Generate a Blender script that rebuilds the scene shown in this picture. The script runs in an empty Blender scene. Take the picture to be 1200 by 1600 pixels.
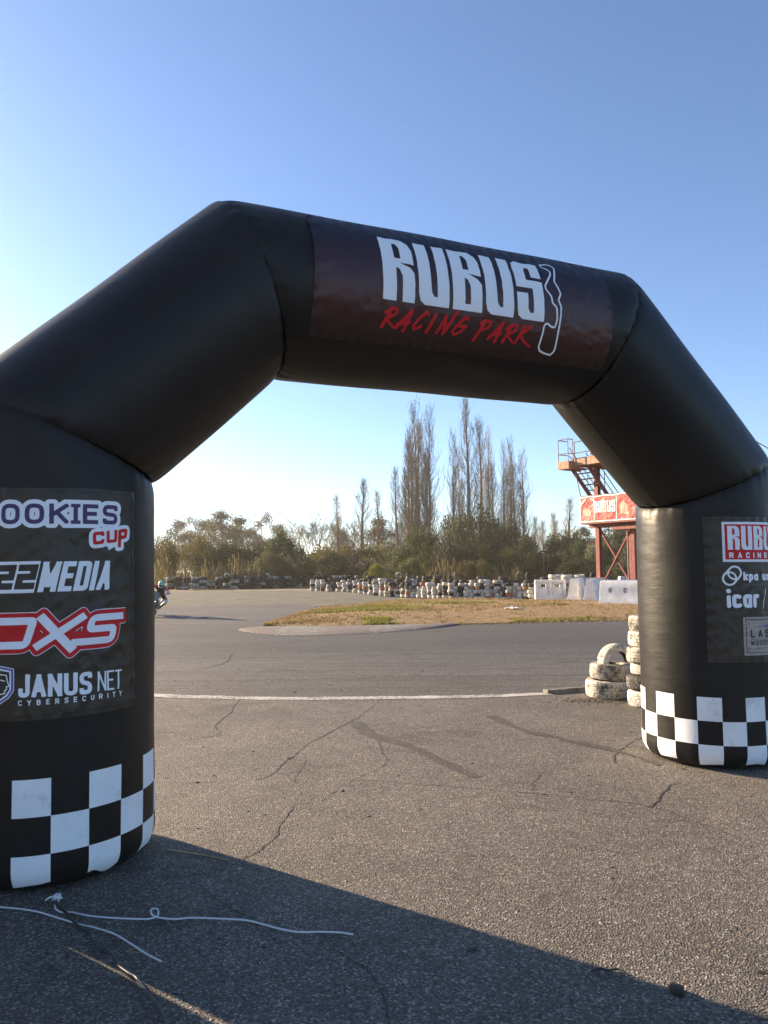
import bpy, bmesh, math, random
import numpy as np
from mathutils import Vector, Matrix

R = math.radians
S = bpy.context.scene
COL = S.collection
random.seed(7)

# ------------------------------------------------------------------ camera, sky, sun, exposure
CAM_H = 1.6
FPX = 1170.6                      # focal length in pixels of a 1200x1600 frame
PITCH, ROLL = 0.0737, -0.0069
cp, sp, cr, sr = math.cos(PITCH), math.sin(PITCH), math.cos(ROLL), math.sin(ROLL)
FWD = Vector((0, cp, sp)); _u = Vector((0, -sp, cp)); _r = Vector((1, 0, 0))
RT = cr * _r + sr * _u; UP = -sr * _r + cr * _u
cam = bpy.data.cameras.new('camera'); camo = bpy.data.objects.new('camera', cam); COL.objects.link(camo)
cam.sensor_fit = 'VERTICAL'; cam.sensor_height = 24.0; cam.lens = FPX / 1600 * 24.0
cam.clip_start = 0.05; cam.clip_end = 3000
M3 = Matrix((RT, UP, -FWD)).transposed()
camo.matrix_world = Matrix.Translation((0, 0, CAM_H)) @ M3.to_4x4()
S.camera = camo

SUN_EL = R(17.0)
SUN_DIR = Vector((-0.826 * math.cos(SUN_EL), 0.5635 * math.cos(SUN_EL), math.sin(SUN_EL)))   # towards the sun
sun = bpy.data.lights.new('sun', 'SUN'); suno = bpy.data.objects.new('sun', sun); COL.objects.link(suno)
sun.energy = 4.7; sun.angle = R(0.6); sun.color = (1.0, 0.77, 0.51)
suno.rotation_euler = (-SUN_DIR).to_track_quat('-Z', 'Y').to_euler()
suno.location = (-30, 20, 40)
W = bpy.data.worlds.new('World'); S.world = W; W.use_nodes = True
nt = W.node_tree; bg = nt.nodes['Background']
sky = nt.nodes.new('ShaderNodeTexSky'); sky.sky_type = 'NISHITA'; sky.sun_disc = False
sky.sun_elevation = SUN_EL; sky.sun_rotation = math.atan2(SUN_DIR.x, SUN_DIR.y)
sky.air_density = 0.8; sky.dust_density = 0.5; sky.ozone_density = 3.5; sky.altitude = 0
nt.links.new(sky.outputs[0], bg.inputs[0]); bg.inputs[1].default_value = 0.067
S.view_settings.view_transform = 'Standard'; S.view_settings.look = 'None'
S.view_settings.exposure = 2.0; S.view_settings.gamma = 1.0
S.render.engine = 'CYCLES'
S.cycles.use_denoising = True
S.cycles.max_bounces = 6; S.cycles.volume_bounces = 0
HAZE = 0.00045

def ray(px, py):
    v = (px - 600) / FPX * RT - (py - 800) / FPX * UP + FWD
    return v
def gnd(px, py, z=0.0):
    v = ray(px, py); s = (z - CAM_H) / v.z
    return (s * v.x, s * v.y)
def at(px, py, Y):
    v = ray(px, py); s = Y / v.y
    return (s * v.x, Y, CAM_H + s * v.z)

# ------------------------------------------------------------------ node materials
class NT:
    def __init__(s, name):
        s.m = bpy.data.materials.new(name); s.m.use_nodes = True
        s.t = s.m.node_tree; s.b = s.t.nodes['Principled BSDF']
        s.tc = s.n('ShaderNodeTexCoord')
    def n(s, k, **kw):
        x = s.t.nodes.new(k)
        for a, v in kw.items(): setattr(x, a, v)
        return x
    def l(s, a, b): s.t.links.new(a, b)
    def coords(s, scale=(1, 1, 1), rnd=False, rot=(0, 0, 0)):
        mp = s.n('ShaderNodeMapping'); mp.inputs['Scale'].default_value = scale; mp.inputs['Rotation'].default_value = rot
        s.l(s.tc.outputs['Object'], mp.inputs[0])
        if rnd:
            oi = s.n('ShaderNodeObjectInfo'); vm = s.n('ShaderNodeVectorMath', operation='SCALE')
            vm.inputs[0].default_value = (37, 19, 53); s.l(oi.outputs['Random'], vm.inputs['Scale'])
            s.l(vm.outputs[0], mp.inputs['Location'])
        return mp.outputs[0]
    def noise(s, vec, scale, detail=4, rough=0.55, dist=0.0):
        x = s.n('ShaderNodeTexNoise'); x.inputs['Scale'].default_value = scale; x.inputs['Detail'].default_value = detail
        x.inputs['Roughness'].default_value = rough; x.inputs['Distortion'].default_value = dist
        s.l(vec, x.inputs['Vector']); return x.outputs['Fac']
    def ramp(s, fac, stops):
        x = s.n('ShaderNodeValToRGB'); e = x.color_ramp.elements
        while len(e) < len(stops): e.new(0.5)
        for i, (p, c) in enumerate(stops):
            e[i].position = p; e[i].color = (*c, 1) if len(c) == 3 else c
        s.l(fac, x.inputs[0]); return x.outputs[0]
    def mix(s, fac, a, b, mode='MIX'):
        x = s.n('ShaderNodeMix', data_type='RGBA', blend_type=mode)
        for sock, v in ((x.inputs[0], fac), (x.inputs[6], a), (x.inputs[7], b)):
            if hasattr(v, 'is_linked'): s.l(v, sock)
            elif isinstance(v, (int, float)): sock.default_value = v
            else: sock.default_value = (*v, 1)
        return x.outputs[2]
    def math(s, op, a, b=0.0, clamp=False):
        x = s.n('ShaderNodeMath', operation=op, use_clamp=clamp)
        for sock, v in ((x.inputs[0], a), (x.inputs[1], b)):
            if hasattr(v, 'is_linked'): s.l(v, sock)
            else: sock.default_value = v
        return x.outputs[0]
    def bump(s, h, strength, dist, prev=None):
        x = s.n('ShaderNodeBump'); x.inputs['Strength'].default_value = strength; x.inputs['Distance'].default_value = dist
        s.l(h, x.inputs['Height'])
        if prev is not None: s.l(prev, x.inputs['Normal'])
        s.l(x.outputs[0], s.b.inputs['Normal']); return x.outputs[0]
    def set(s, color=None, rough=None, metal=None, spec=None):
        for k, v in (('Base Color', color), ('Roughness', rough), ('Metallic', metal), ('Specular IOR Level', spec)):
            if v is None: continue
            if hasattr(v, 'is_linked'): s.l(v, s.b.inputs[k])
            else: s.b.inputs[k].default_value = (*v, 1) if k == 'Base Color' else v
        return s.m

def mat(name, c1, c2=None, scale=4, rough=0.6, metal=0.0, bump=0.0, bscale=None, bdist=0.01, lo=0.35, hi=0.65, rnd=False, spec=0.5, stretch=(1, 1, 1)):
    n = NT(name); v = n.coords(stretch, rnd)
    if c2 is None: n.set(c1, rough, metal, spec)
    else:
        n.set(n.ramp(n.noise(v, scale, 5), [(lo, c1), (hi, c2)]), rough, metal, spec)
    if bump: n.bump(n.noise(v, bscale or scale * 4, 4), bump, bdist)
    return n.m

def mat_asphalt(name, dark, mid, light, cell, patch_lo, patch_hi, stretch=(1, 1, 1), bump=0.7, rough=0.8, track=False):
    n = NT(name); v = n.coords()
    vo = n.n('ShaderNodeTexVoronoi'); vo.inputs['Scale'].default_value = cell; n.l(v, vo.inputs['Vector'])
    sep = n.n('ShaderNodeSeparateColor'); n.l(vo.outputs['Color'], sep.inputs[0])
    stones = n.ramp(sep.outputs[0], [(0.0, dark), (0.28, dark), (0.5, mid), (0.8, mid), (1.0, light)])
    fine = n.noise(v, cell * 1.7, 3)
    c = n.mix(0.5, stones, n.ramp(fine, [(0.3, dark), (0.7, mid)]))
    vs = n.coords(stretch)
    big = n.noise(vs, 0.55, 5, 0.6, 0.4)
    c = n.mix(1.0, c, n.ramp(big, [(0.3, (patch_lo,) * 3), (0.7, (patch_hi,) * 3)]), 'MULTIPLY')
    med = n.noise(v, 3.5, 5, 0.65)
    c = n.mix(1.0, c, n.ramp(med, [(0.25, (0.78, 0.77, 0.76)), (0.55, (1, 1, 1)), (0.8, (1.1, 1.08, 1.04))]), 'MULTIPLY')
    oil = n.noise(n.coords((1, 1.4, 1)), 0.8, 6, 0.62, 0.6)
    c = n.mix(1.0, c, n.ramp(oil, [(0.57, (1, 1, 1)), (0.68, (0.66, 0.64, 0.62))]), 'MULTIPLY')
    if track:
        sp_ = n.noise(n.coords((1, 0.45, 1)), 24, 5, 0.85)
        c = n.mix(1.0, c, n.ramp(sp_, [(0.32, (0.45, 0.45, 0.45)), (0.5, (1, 1, 1)), (0.68, (1.75, 1.7, 1.62))]), 'MULTIPLY')
        # rubbered racing line and long sweeping tyre marks
        st = n.coords((0.045, 1.3, 1), rot=(0, 0, R(-2)))
        marks = n.noise(st, 3.0, 5, 0.7)
        c = n.mix(1.0, c, n.ramp(marks, [(0.32, (0.6, 0.6, 0.62)), (0.6, (1, 1, 1)), (0.8, (1.15, 1.14, 1.12))]), 'MULTIPLY')
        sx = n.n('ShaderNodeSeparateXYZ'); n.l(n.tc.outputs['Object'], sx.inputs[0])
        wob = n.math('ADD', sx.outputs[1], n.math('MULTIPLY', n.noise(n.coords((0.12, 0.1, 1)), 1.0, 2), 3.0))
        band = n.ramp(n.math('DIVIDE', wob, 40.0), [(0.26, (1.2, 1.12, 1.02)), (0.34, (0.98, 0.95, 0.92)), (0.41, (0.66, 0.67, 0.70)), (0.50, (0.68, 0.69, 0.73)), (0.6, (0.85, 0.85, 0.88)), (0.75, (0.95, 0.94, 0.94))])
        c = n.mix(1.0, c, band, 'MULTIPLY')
    n.set(c, rough, 0, 0.35)
    n.bump(vo.outputs['Distance'], bump, 0.006)
    return n.m

# ------------------------------------------------------------------ mesh helpers
class MB:
    def __init__(s): s.v = []; s.f = []; s.mi = []
    def add(s, v, f, mi=0):
        o = len(s.v); s.v += [tuple(x) for x in v]; s.f += [tuple(i + o for i in q) for q in f]; s.mi += [mi] * len(f); return s
    def box(s, c, d, rot=None, bev=0.0, mi=0, top=(1, 1)):
        bm = bmesh.new(); bmesh.ops.create_cube(bm, size=1)
        for v in bm.verts:
            kx, ky = top if v.co.z > 0 else (1, 1)
            v.co = Vector((v.co.x * d[0] * kx, v.co.y * d[1] * ky, v.co.z * d[2]))
        if bev: bmesh.ops.bevel(bm, geom=bm.edges[:], offset=bev, segments=2, profile=0.5, affect='EDGES')
        m = rot if rot is not None else Matrix.Identity(3)
        bm.verts.index_update()
        s.add([m @ v.co + Vector(c) for v in bm.verts], [[v.index for v in f.verts] for f in bm.faces], mi); bm.free(); return s
    def tube(s, pts, rad, n=6, mi=0, cap=True, squash=1.0):
        pts = [Vector(p) for p in pts]; k = len(pts)
        if not hasattr(rad, '__len__'): rad = [rad] * k
        vs = []; fs = []; prev = None
        for i, p in enumerate(pts):
            t = (pts[min(i + 1, k - 1)] - pts[max(i - 1, 0)])
            t = t.normalized() if t.length > 1e-9 else Vector((0, 0, 1))
            if prev is None: a = t.orthogonal().normalized()
            else:
                a = prev - t * prev.dot(t); a = a.normalized() if a.length > 1e-6 else t.orthogonal().normalized()
            prev = a; b = t.cross(a)
            for j in range(n):
                g = 2 * math.pi * j / n; vs.append(p + (a * math.cos(g) + b * math.sin(g) * squash) * rad[i])
        for i in range(k - 1):
            for j in range(n): fs.append((i * n + j, i * n + (j + 1) % n, (i + 1) * n + (j + 1) % n, (i + 1) * n + j))
        if cap and n > 2: fs += [tuple(range(n))[::-1], tuple((k - 1) * n + j for j in range(n))]
        return s.add(vs, fs, mi)
    def bar(s, a, b, w, h=None, mi=0):
        a, b = Vector(a), Vector(b); t = (b - a); L = t.length; t.normalize()
        up = Vector((0, 0, 1)) if abs(t.z) < 0.95 else Vector((1, 0, 0))
        y = up.cross(t).normalized(); z = t.cross(y)
        return s.box((a + b) / 2, (L, w, h or w), Matrix((t, y, z)).transposed(), 0, mi)
    def lathe(s, prof, n=24, m=None, mi=0, closed=False, mis=None, arc=1.0):
        m = m or Matrix.Identity(4); k = len(prof); vs = []; full = arc >= 0.999
        nn = n if full else n + 1
        for j in range(nn):
            g = 2 * math.pi * arc * j / n
            for (r, z) in prof: vs.append(m @ Vector((r * math.cos(g), r * math.sin(g), z)))
        o = len(s.v); s.v += [tuple(x) for x in vs]
        for j in range(n):
            for i in range(k if closed else k - 1):
                i2 = (i + 1) % k; j2 = (j + 1) % nn
                s.f.append((o + j * k + i, o + j2 * k + i, o + j2 * k + i2, o + j * k + i2)); s.mi.append(mis(i, j) if mis else mi)
        return s
    def ball(s, c, r, n=12, mi=0, sc=(1, 1, 1), rot=None):
        prof = [(max(1e-4, math.sin(math.pi * i / n)) , -math.cos(math.pi * i / n)) for i in range(n + 1)]
        m = Matrix.Translation(c) @ (rot.to_4x4() if rot else Matrix.Identity(4)) @ Matrix.Diagonal((r * sc[0], r * sc[1], r * sc[2], 1))
        return s.lathe(prof, n * 2, m, mi)
    def build(s, name, mats, parent=None, smooth=False, loc=None, angle=None):
        me = bpy.data.meshes.new(name); me.from_pydata(s.v, [], s.f)
        for m in (mats if isinstance(mats, (list, tuple)) else [mats]): me.materials.append(m)
        me.polygons.foreach_set('material_index', s.mi)
        if smooth: me.polygons.foreach_set('use_smooth', [True] * len(s.f))
        me.update()
        if angle is not None and smooth: me.set_sharp_from_angle(angle=R(angle))
        o = bpy.data.objects.new(name, me); COL.objects.link(o)
        if parent: o.parent = parent
        if loc: o.location = loc
        return o

def tag(o, label, cat, group=None, kind=None):
    o['label'] = label; o['category'] = cat
    if group: o['group'] = group
    if kind: o['kind'] = kind
    return o
def struct(o): o['kind'] = 'structure'; return o
def thing(name, label, cat, loc=(0, 0, 0), rz=0.0, group=None):
    o = bpy.data.objects.new(name, None); COL.objects.link(o); o.empty_display_size = 0.2
    o.location = loc; o.rotation_euler = (0, 0, rz); return tag(o, label, cat, group)
KIDS = {}
def part(mb, name, mats, parent, smooth=False, angle=None):
    o = mb.build(name, mats, parent, smooth, angle=angle); KIDS.setdefault(parent.name, []).append(o); return o
def dup(o, loc, rz=0.0, sc=1.0, label=None, parent=None, scz=None):
    c = o.copy(); COL.objects.link(c)
    if parent is None:
        c.location = loc; c.rotation_euler = (0, 0, rz); c.scale = (sc, sc, scz or sc)
    else: c.parent = parent
    if label: c['label'] = label
    for k in KIDS.get(o.name, []): dup(k, None, parent=c)
    return c

def hashn(ix, iy, seed):
    h = (ix.astype(np.int64) * 374761393 + iy.astype(np.int64) * 668265263 + seed * 1442695041) & 0x7fffffff
    h = (h ^ (h >> 13)) * 1274126177 & 0x7fffffff
    return ((h ^ (h >> 16)) & 0xffff) / 65535.0
def vnoise(x, y, seed=0):
    ix = np.floor(x); iy = np.floor(y); fx = x - ix; fy = y - iy
    fx = fx * fx * (3 - 2 * fx); fy = fy * fy * (3 - 2 * fy)
    a = hashn(ix, iy, seed); b = hashn(ix + 1, iy, seed); c = hashn(ix, iy + 1, seed); d = hashn(ix + 1, iy + 1, seed)
    return (a * (1 - fx) + b * fx) * (1 - fy) + (c * (1 - fx) + d * fx) * fy - 0.5

# ------------------------------------------------------------------ materials
M = {}
M['lot'] = mat_asphalt('coarse_asphalt', (0.033, 0.0295, 0.026), (0.162, 0.142, 0.121), (0.60, 0.54, 0.465), 112, 0.72, 1.16, bump=1.0)
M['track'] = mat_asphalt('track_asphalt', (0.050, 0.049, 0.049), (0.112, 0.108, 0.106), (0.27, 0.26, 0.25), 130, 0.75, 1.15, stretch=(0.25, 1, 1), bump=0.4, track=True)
M['soil'] = mat('dry_ground', (0.12, 0.09, 0.055), (0.20, 0.155, 0.09), 0.8, 0.95, bump=0.6, bscale=9, bdist=0.05)
M['gravel'] = mat('grey_gravel', (0.050, 0.052, 0.040), (0.105, 0.10, 0.075), 0.9, 0.95, bump=0.8, bscale=20, bdist=0.05)
M['crack'] = mat('crack_filler', (0.022, 0.02, 0.018), (0.06, 0.054, 0.047), 20, 0.95)
M['stain'] = mat_asphalt('sealed_asphalt', (0.035, 0.031, 0.028), (0.085, 0.075, 0.066), (0.2, 0.18, 0.16), 88, 0.85, 1.1, bump=0.7)
M['concrete'] = mat('old_concrete', (0.2, 0.19, 0.17), (0.34, 0.32, 0.29), 5, 0.9, bump=0.4, bscale=40)
n = NT('black_vinyl'); v = n.coords()
n.set(n.ramp(n.noise(v, 2.2, 5), [(0.3, (0.0085, 0.0083, 0.0082)), (0.75, (0.0135, 0.013, 0.0126))]), n.ramp(n.noise(v, 5, 4), [(0.3, (0.36,) * 3), (0.7, (0.48,) * 3)]), 0, 0.22)
b1 = n.bump(n.noise(n.coords((1, 1, 3)), 5, 3), 0.10, 0.03); n.bump(n.noise(v, 240, 2), 0.06, 0.002, b1); M['vinyl'] = n.m
n = NT('white_print'); v = n.coords(); n.set(n.mix(n.ramp(n.noise(v, 5, 8, 0.75), [(0.56, (0, 0, 0)), (0.72, (0.55, 0.55, 0.55))]), n.ramp(n.noise(v, 7, 5), [(0.3, (0.80, 0.80, 0.81)), (0.7, (0.88, 0.88, 0.88))]), (0.30, 0.27, 0.23)), 0.55, 0, 0.25)
n.bump(n.noise(v, 9, 4), 0.12, 0.02); M['white'] = n.m
def satin(name, c1, c2, rough=0.36):
    n = NT(name); v = n.coords(); n.set(n.ramp(n.noise(v, 3, 4), [(0.3, c1), (0.7, c2)]), rough, 0, 0.32)
    b1 = n.bump(n.noise(n.coords((1, 1, 0.6), rot=(0.3, 0.5, 0.2)), 13, 3, 0.55, 0.8), 0.30, 0.03); n.bump(n.noise(v, 300, 2), 0.05, 0.002, b1); return n.m
M['cloth'] = satin('dark_satin_cloth', (0.034, 0.026, 0.018), (0.046, 0.036, 0.025))
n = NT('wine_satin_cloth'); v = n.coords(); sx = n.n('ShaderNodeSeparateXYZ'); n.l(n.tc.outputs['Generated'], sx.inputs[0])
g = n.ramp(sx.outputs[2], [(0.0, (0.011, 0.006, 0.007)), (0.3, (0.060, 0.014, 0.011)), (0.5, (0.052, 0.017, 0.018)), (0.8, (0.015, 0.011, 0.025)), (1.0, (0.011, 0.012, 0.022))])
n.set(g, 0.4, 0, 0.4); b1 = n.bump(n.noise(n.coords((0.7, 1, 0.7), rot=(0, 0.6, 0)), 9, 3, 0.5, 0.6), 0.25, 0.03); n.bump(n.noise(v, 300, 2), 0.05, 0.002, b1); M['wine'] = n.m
for k, c in (('p_white', (0.86, 0.87, 0.91)), ('p_red', (0.60, 0.012, 0.018)), ('p_purple', (0.075, 0.05, 0.13)), ('p_blue', (0.10, 0.09, 0.36)), ('p_dark', (0.03, 0.026, 0.022)), ('p_ink', (0.05, 0.035, 0.035)), ('p_grey', (0.2, 0.19, 0.18))):
    n = NT(k); v = n.coords(); n.set(n.mix(n.math('MULTIPLY', n.noise(v, 8, 4), 0.16), c, tuple(x * 0.5 for x in c)), 0.5, 0, 0.25)
    n.bump(n.noise(n.coords((1, 1, 0.6), rot=(0.3, 0.5, 0.2)), 13, 3, 0.55, 0.8), 0.22, 0.03); M[k] = n.m
M['p_wood'] = mat('printed_wood', (0.30, 0.24, 0.20), (0.42, 0.35, 0.30), 6, 0.5, stretch=(1, 1, 9))
M['rubber'] = mat('black_rubber', (0.014, 0.014, 0.015), (0.035, 0.033, 0.031), 8, 0.75, rnd=True, bump=0.3, bscale=40)
def paint_tyre(name, c, cover=0.44, dust=0.55):
    n = NT(name); v = n.coords((1, 1, 1), True)
    w = n.ramp(n.noise(v, 7, 6, 0.7), [(cover - 0.05, (0.02, 0.019, 0.018)), (cover, tuple(x * 0.55 for x in c)), (cover + 0.09, c), (1, tuple(min(1, x * 1.1) for x in c))])
    w = n.mix(n.math('MULTIPLY', n.noise(v, 2.6, 3), dust), w, (0.2, 0.17, 0.13))
    n.set(w, 0.8, 0, 0.3); n.bump(n.noise(v, 26, 5), 0.4, 0.02); return n.m
M['t_white'] = paint_tyre('white_tyre_paint', (0.62, 0.59, 0.53), 0.40)
M['t_grey'] = paint_tyre('worn_white_tyre_paint', (0.44, 0.42, 0.38), 0.46)
M['t_red'] = paint_tyre('faded_red_tyre_paint', (0.42, 0.09, 0.07), 0.38)
M['t_orange'] = paint_tyre('faded_orange_tyre_paint', (0.48, 0.19, 0.08), 0.38)
M['t_dark'] = paint_tyre('scuffed_black_tyre', (0.026, 0.025, 0.025), 0.35, 0.10)
M['groove'] = mat('dirty_tyre_groove', (0.05, 0.046, 0.042), (0.33, 0.30, 0.26), 14, 0.9, rnd=True, lo=0.4, hi=0.6)
M['t_pale'] = paint_tyre('grey_dusty_tyre', (0.16, 0.155, 0.15), 0.47, 0.2)
M['plastic'] = mat('weathered_white_plastic', (0.62, 0.59, 0.55), (0.82, 0.79, 0.75), 3, 0.55, bump=0.15, bscale=12, rnd=True)
M['rust'] = mat('rusty_red_paint', (0.155, 0.028, 0.024), (0.22, 0.052, 0.042), 5, 0.7, bump=0.2, bscale=30)
M['deck'] = mat('weathered_orange_steel', (0.31, 0.14, 0.085), (0.42, 0.26, 0.17), 4, 0.8)
M['rail'] = mat('brown_steel_pipe', (0.13, 0.06, 0.045), (0.2, 0.10, 0.08), 6, 0.6)
M['b_red'] = mat('red_banner_print', (0.34, 0.006, 0.010), (0.40, 0.018, 0.016), 1.6, 0.5, bump=0.5, bscale=5, bdist=0.06, lo=0.4, hi=0.75)
M['b_pale'] = mat('pale_banner_print', (0.46, 0.20, 0.12), (0.60, 0.40, 0.27), 2.5, 0.5, bump=0.4, bscale=5, bdist=0.05)
M['b_white'] = mat('white_banner_print', (0.66, 0.62, 0.58), (0.76, 0.73, 0.7), 5, 0.5)
M['rope'] = mat('white_cord', (0.62, 0.63, 0.62), (0.72, 0.72, 0.70), 60, 0.8, bump=0.6, bscale=260, bdist=0.004)
M['cable'] = mat('black_cable', (0.012, 0.012, 0.013), (0.02, 0.02, 0.02), 30, 0.4)
M['copper'] = mat('tan_tape', (0.45, 0.26, 0.12), (0.55, 0.36, 0.2), 30, 0.5)
M['bark'] = mat('grey_bark', (0.10, 0.075, 0.055), (0.17, 0.135, 0.105), 3, 0.9)
M['twig'] = mat('brown_twigs', (0.095, 0.075, 0.058), (0.15, 0.12, 0.092), 1.5, 0.9)
M['straw'] = mat('dry_straw', (0.33, 0.235, 0.11), (0.45, 0.36, 0.2), 3, 0.9)
M['steel'] = mat('dull_steel', (0.25, 0.25, 0.26), (0.35, 0.35, 0.36), 8, 0.4, 0.9)

def leafmat(name, c, sat=0.35):
    n = NT(name); oi = n.n('ShaderNodeObjectInfo'); v = n.coords((1, 1, 1), True)
    f = n.noise(v, 1.3, 4)
    col = n.ramp(f, [(0.25, tuple(x * 0.6 for x in c)), (0.5, c), (0.78, (c[0] * 1.5, c[1] * 1.4, c[2] * 1.0))])
    n.set(col, 0.7, 0, 0.25)
    tr = n.n('ShaderNodeBsdfTranslucent'); n.l(col, tr.inputs[0]); mx = n.n('ShaderNodeMixShader'); mx.inputs[0].default_value = sat
    n.l(n.b.outputs[0], mx.inputs[1]); n.l(tr.outputs[0], mx.inputs[2]); n.l(mx.outputs[0], n.t.nodes['Material Output'].inputs[0]); return n.m
L_ = {'dark': leafmat('dark_olive_leaves', (0.034, 0.046, 0.015)), 'mid': leafmat('green_leaves', (0.055, 0.074, 0.020)), 'olive': leafmat('yellow_olive_leaves', (0.11, 0.098, 0.030)),
      'grey': leafmat('grey_green_leaves', (0.09, 0.10, 0.055)), 'bright': leafmat('yellow_green_leaves', (0.17, 0.18, 0.03)), 'far': leafmat('distant_leaves', (0.07, 0.075, 0.05)),
      'brown': leafmat('brown_leaves', (0.105, 0.075, 0.045)), 'gold': leafmat('golden_leaves', (0.24, 0.15, 0.045)), 'reed': leafmat('dry_reed', (0.155, 0.13, 0.062)), 'grass': leafmat('short_green_grass', (0.17, 0.17, 0.035)), 'drygrass': leafmat('short_dry_grass', (0.25, 0.185, 0.095))}

# ------------------------------------------------------------------ ground, track, island
def sheet(name, poly, z, m, sub=0):
    bm = bmesh.new(); vs = [bm.verts.new((x, y, z)) for x, y in poly]; f = bm.faces.new(vs)
    if f.normal.z < 0: f.normal_flip()
    me = bpy.data.meshes.new(name); bm.normal_update()
    bm.to_mesh(me); bm.free(); me.materials.append(m)
    o = bpy.data.objects.new(name, me); COL.objects.link(o); return struct(o)
def curve_pts(P, k=8):
    out = []
    P = [Vector(p) for p in P]
    for i in range(len(P) - 1):
        p0 = P[max(i - 1, 0)]; p1 = P[i]; p2 = P[i + 1]; p3 = P[min(i + 2, len(P) - 1)]
        for j in range(k):
            t = j / k
            out.append(0.5 * ((2 * p1) + (p2 - p0) * t + (2 * p0 - 5 * p1 + 4 * p2 - p3) * t * t + (3 * p1 - p0 - 3 * p2 + p3) * t ** 3))
    out.append(P[-1]); return out

def ground_sheet():
    mb = MB(); nx = 60; xs = np.linspace(-300, 300, nx + 1); ys = np.linspace(-60, 330, nx + 1)
    for y in ys:
        for x in xs: mb.v.append((x, y, -0.03))
    for j in range(nx):
        for i in range(nx): mb.f.append((j * (nx + 1) + i, j * (nx + 1) + i + 1, (j + 1) * (nx + 1) + i + 1, (j + 1) * (nx + 1) + i)); mb.mi.append(0)
    return mb.build('ground', M['soil'])
struct(ground_sheet())
LINE = [(-9, 11.4), (-6, 10.5), (-4.2, 9.95), (-2.9, 9.62), (-2.0, 9.44), (-1.19, 9.34), (0.38, 9.35), (1.25, 9.41), (2.08, 9.56), (2.9, 9.9), (4.5, 10.9), (7, 13), (12, 18)]
line_c = [(p.x, p.y) for p in curve_pts([(x, y, 0) for x, y in LINE], 6)]
sheet('asphalt_lot', [(-30, -20), (40, -20), (40, 18)] + line_c[::-1] + [(-30, 20)], 0.0, M['lot'])
track_poly = [(-60, 8), (40, 8), (60, 24), (60, 27.5), (30, 24.6), (14, 23.2), (7.13, 22.3), (1.78, 21.3), (-3.0, 21.2), (-3.2, 22.4), (-3.15, 24), (-2.68, 26.0), (-2.6, 28.6), (-2.9, 31.5), (-3.77, 33.6), (-5.64, 33.3), (-9.66, 32.2), (-25, 31), (-60, 31)]
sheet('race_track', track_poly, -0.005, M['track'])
sheet('gravel_strip', [(-60, 31), (-25, 31), (-9.66, 32.2), (-5.64, 33.3), (-3.77, 33.6), (-2.9, 31.5), (-1.2, 33.5), (1, 35.2), (0.5, 42), (-3.0, 49.0), (-6.2, 54.5), (-9.6, 54.5), (-20, 54), (-60, 54)], -0.012, M['gravel'])

def ribbon(name, pts, w, z, m, jit=0.0, k=6, rag=0.0, wander=0.0):
    P = curve_pts([(x, y, 0) for x, y in pts], k); mb = MB()
    if wander:
        L = sum((b - a).length for a, b in zip(P, P[1:])); st = 0.035 * max(1, (P[0].y / 5)); Q = []; acc = 0; sd = random.randint(0, 999)
        for a, b in zip(P, P[1:]):
            m_ = max(1, int((b - a).length / st))
            for j in range(m_):
                q = a.lerp(b, j / m_); d = (b - a).normalized(); l = acc + (b - a).length * j / m_
                o = sum(float(vnoise(np.array([l * f / wander * 0.05]), np.array([sd * 1.7]), sd + i)[0]) * wander / (i + 1) for i, f in enumerate((1, 2.7, 7)))
                Q.append(q + Vector((-d.y, d.x, 0)) * o * 2)
            acc += (b - a).length
        P = Q + [P[-1]]
    N = len(P)
    for i, p in enumerate(P):
        t = (P[min(i + 1, N - 1)] - P[max(i - 1, 0)]).normalized(); nrm = Vector((-t.y, t.x, 0))
        ww = w(i / (N - 1)) if callable(w) else w
        c = p + nrm * random.uniform(-jit, jit)
        mb.v += [tuple(c + nrm * (ww / 2 * (1 + random.uniform(-rag, rag))) + Vector((0, 0, z))), tuple(c - nrm * (ww / 2 * (1 + random.uniform(-rag, rag))) + Vector((0, 0, z)))]
    for i in range(N - 1):
        if wander and (vnoise(np.array([i * 0.13]), np.array([sd * 1.0]), 5)[0] > 0.24): continue
        mb.f.append((2 * i, 2 * i + 1, 2 * i + 3, 2 * i + 2)); mb.mi.append(0)
    return mb.build(name, m)
# painted line: worn, so its paint thins out to the asphalt beneath
n = NT('worn_white_line'); v = n.coords()
wn = n.noise(v, 26, 6, 0.7); wn2 = n.noise(v, 3, 3)
f = n.ramp(n.math('ADD', n.math('MULTIPLY', wn, 0.8), n.math('MULTIPLY', wn2, 0.35)), [(0.5, (0.11, 0.10, 0.092)), (0.6, (0.38, 0.37, 0.35)), (0.76, (0.56, 0.55, 0.52))])
n.set(f, 0.8); M['line'] = n.m
struct(ribbon('track_line', [p for p in LINE if -10 < p[0] < 2.4][:9], lambda t: 0.25 - 0.07 * t, 0.004, M['line'], 0.006, 10, 0.12))
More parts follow.
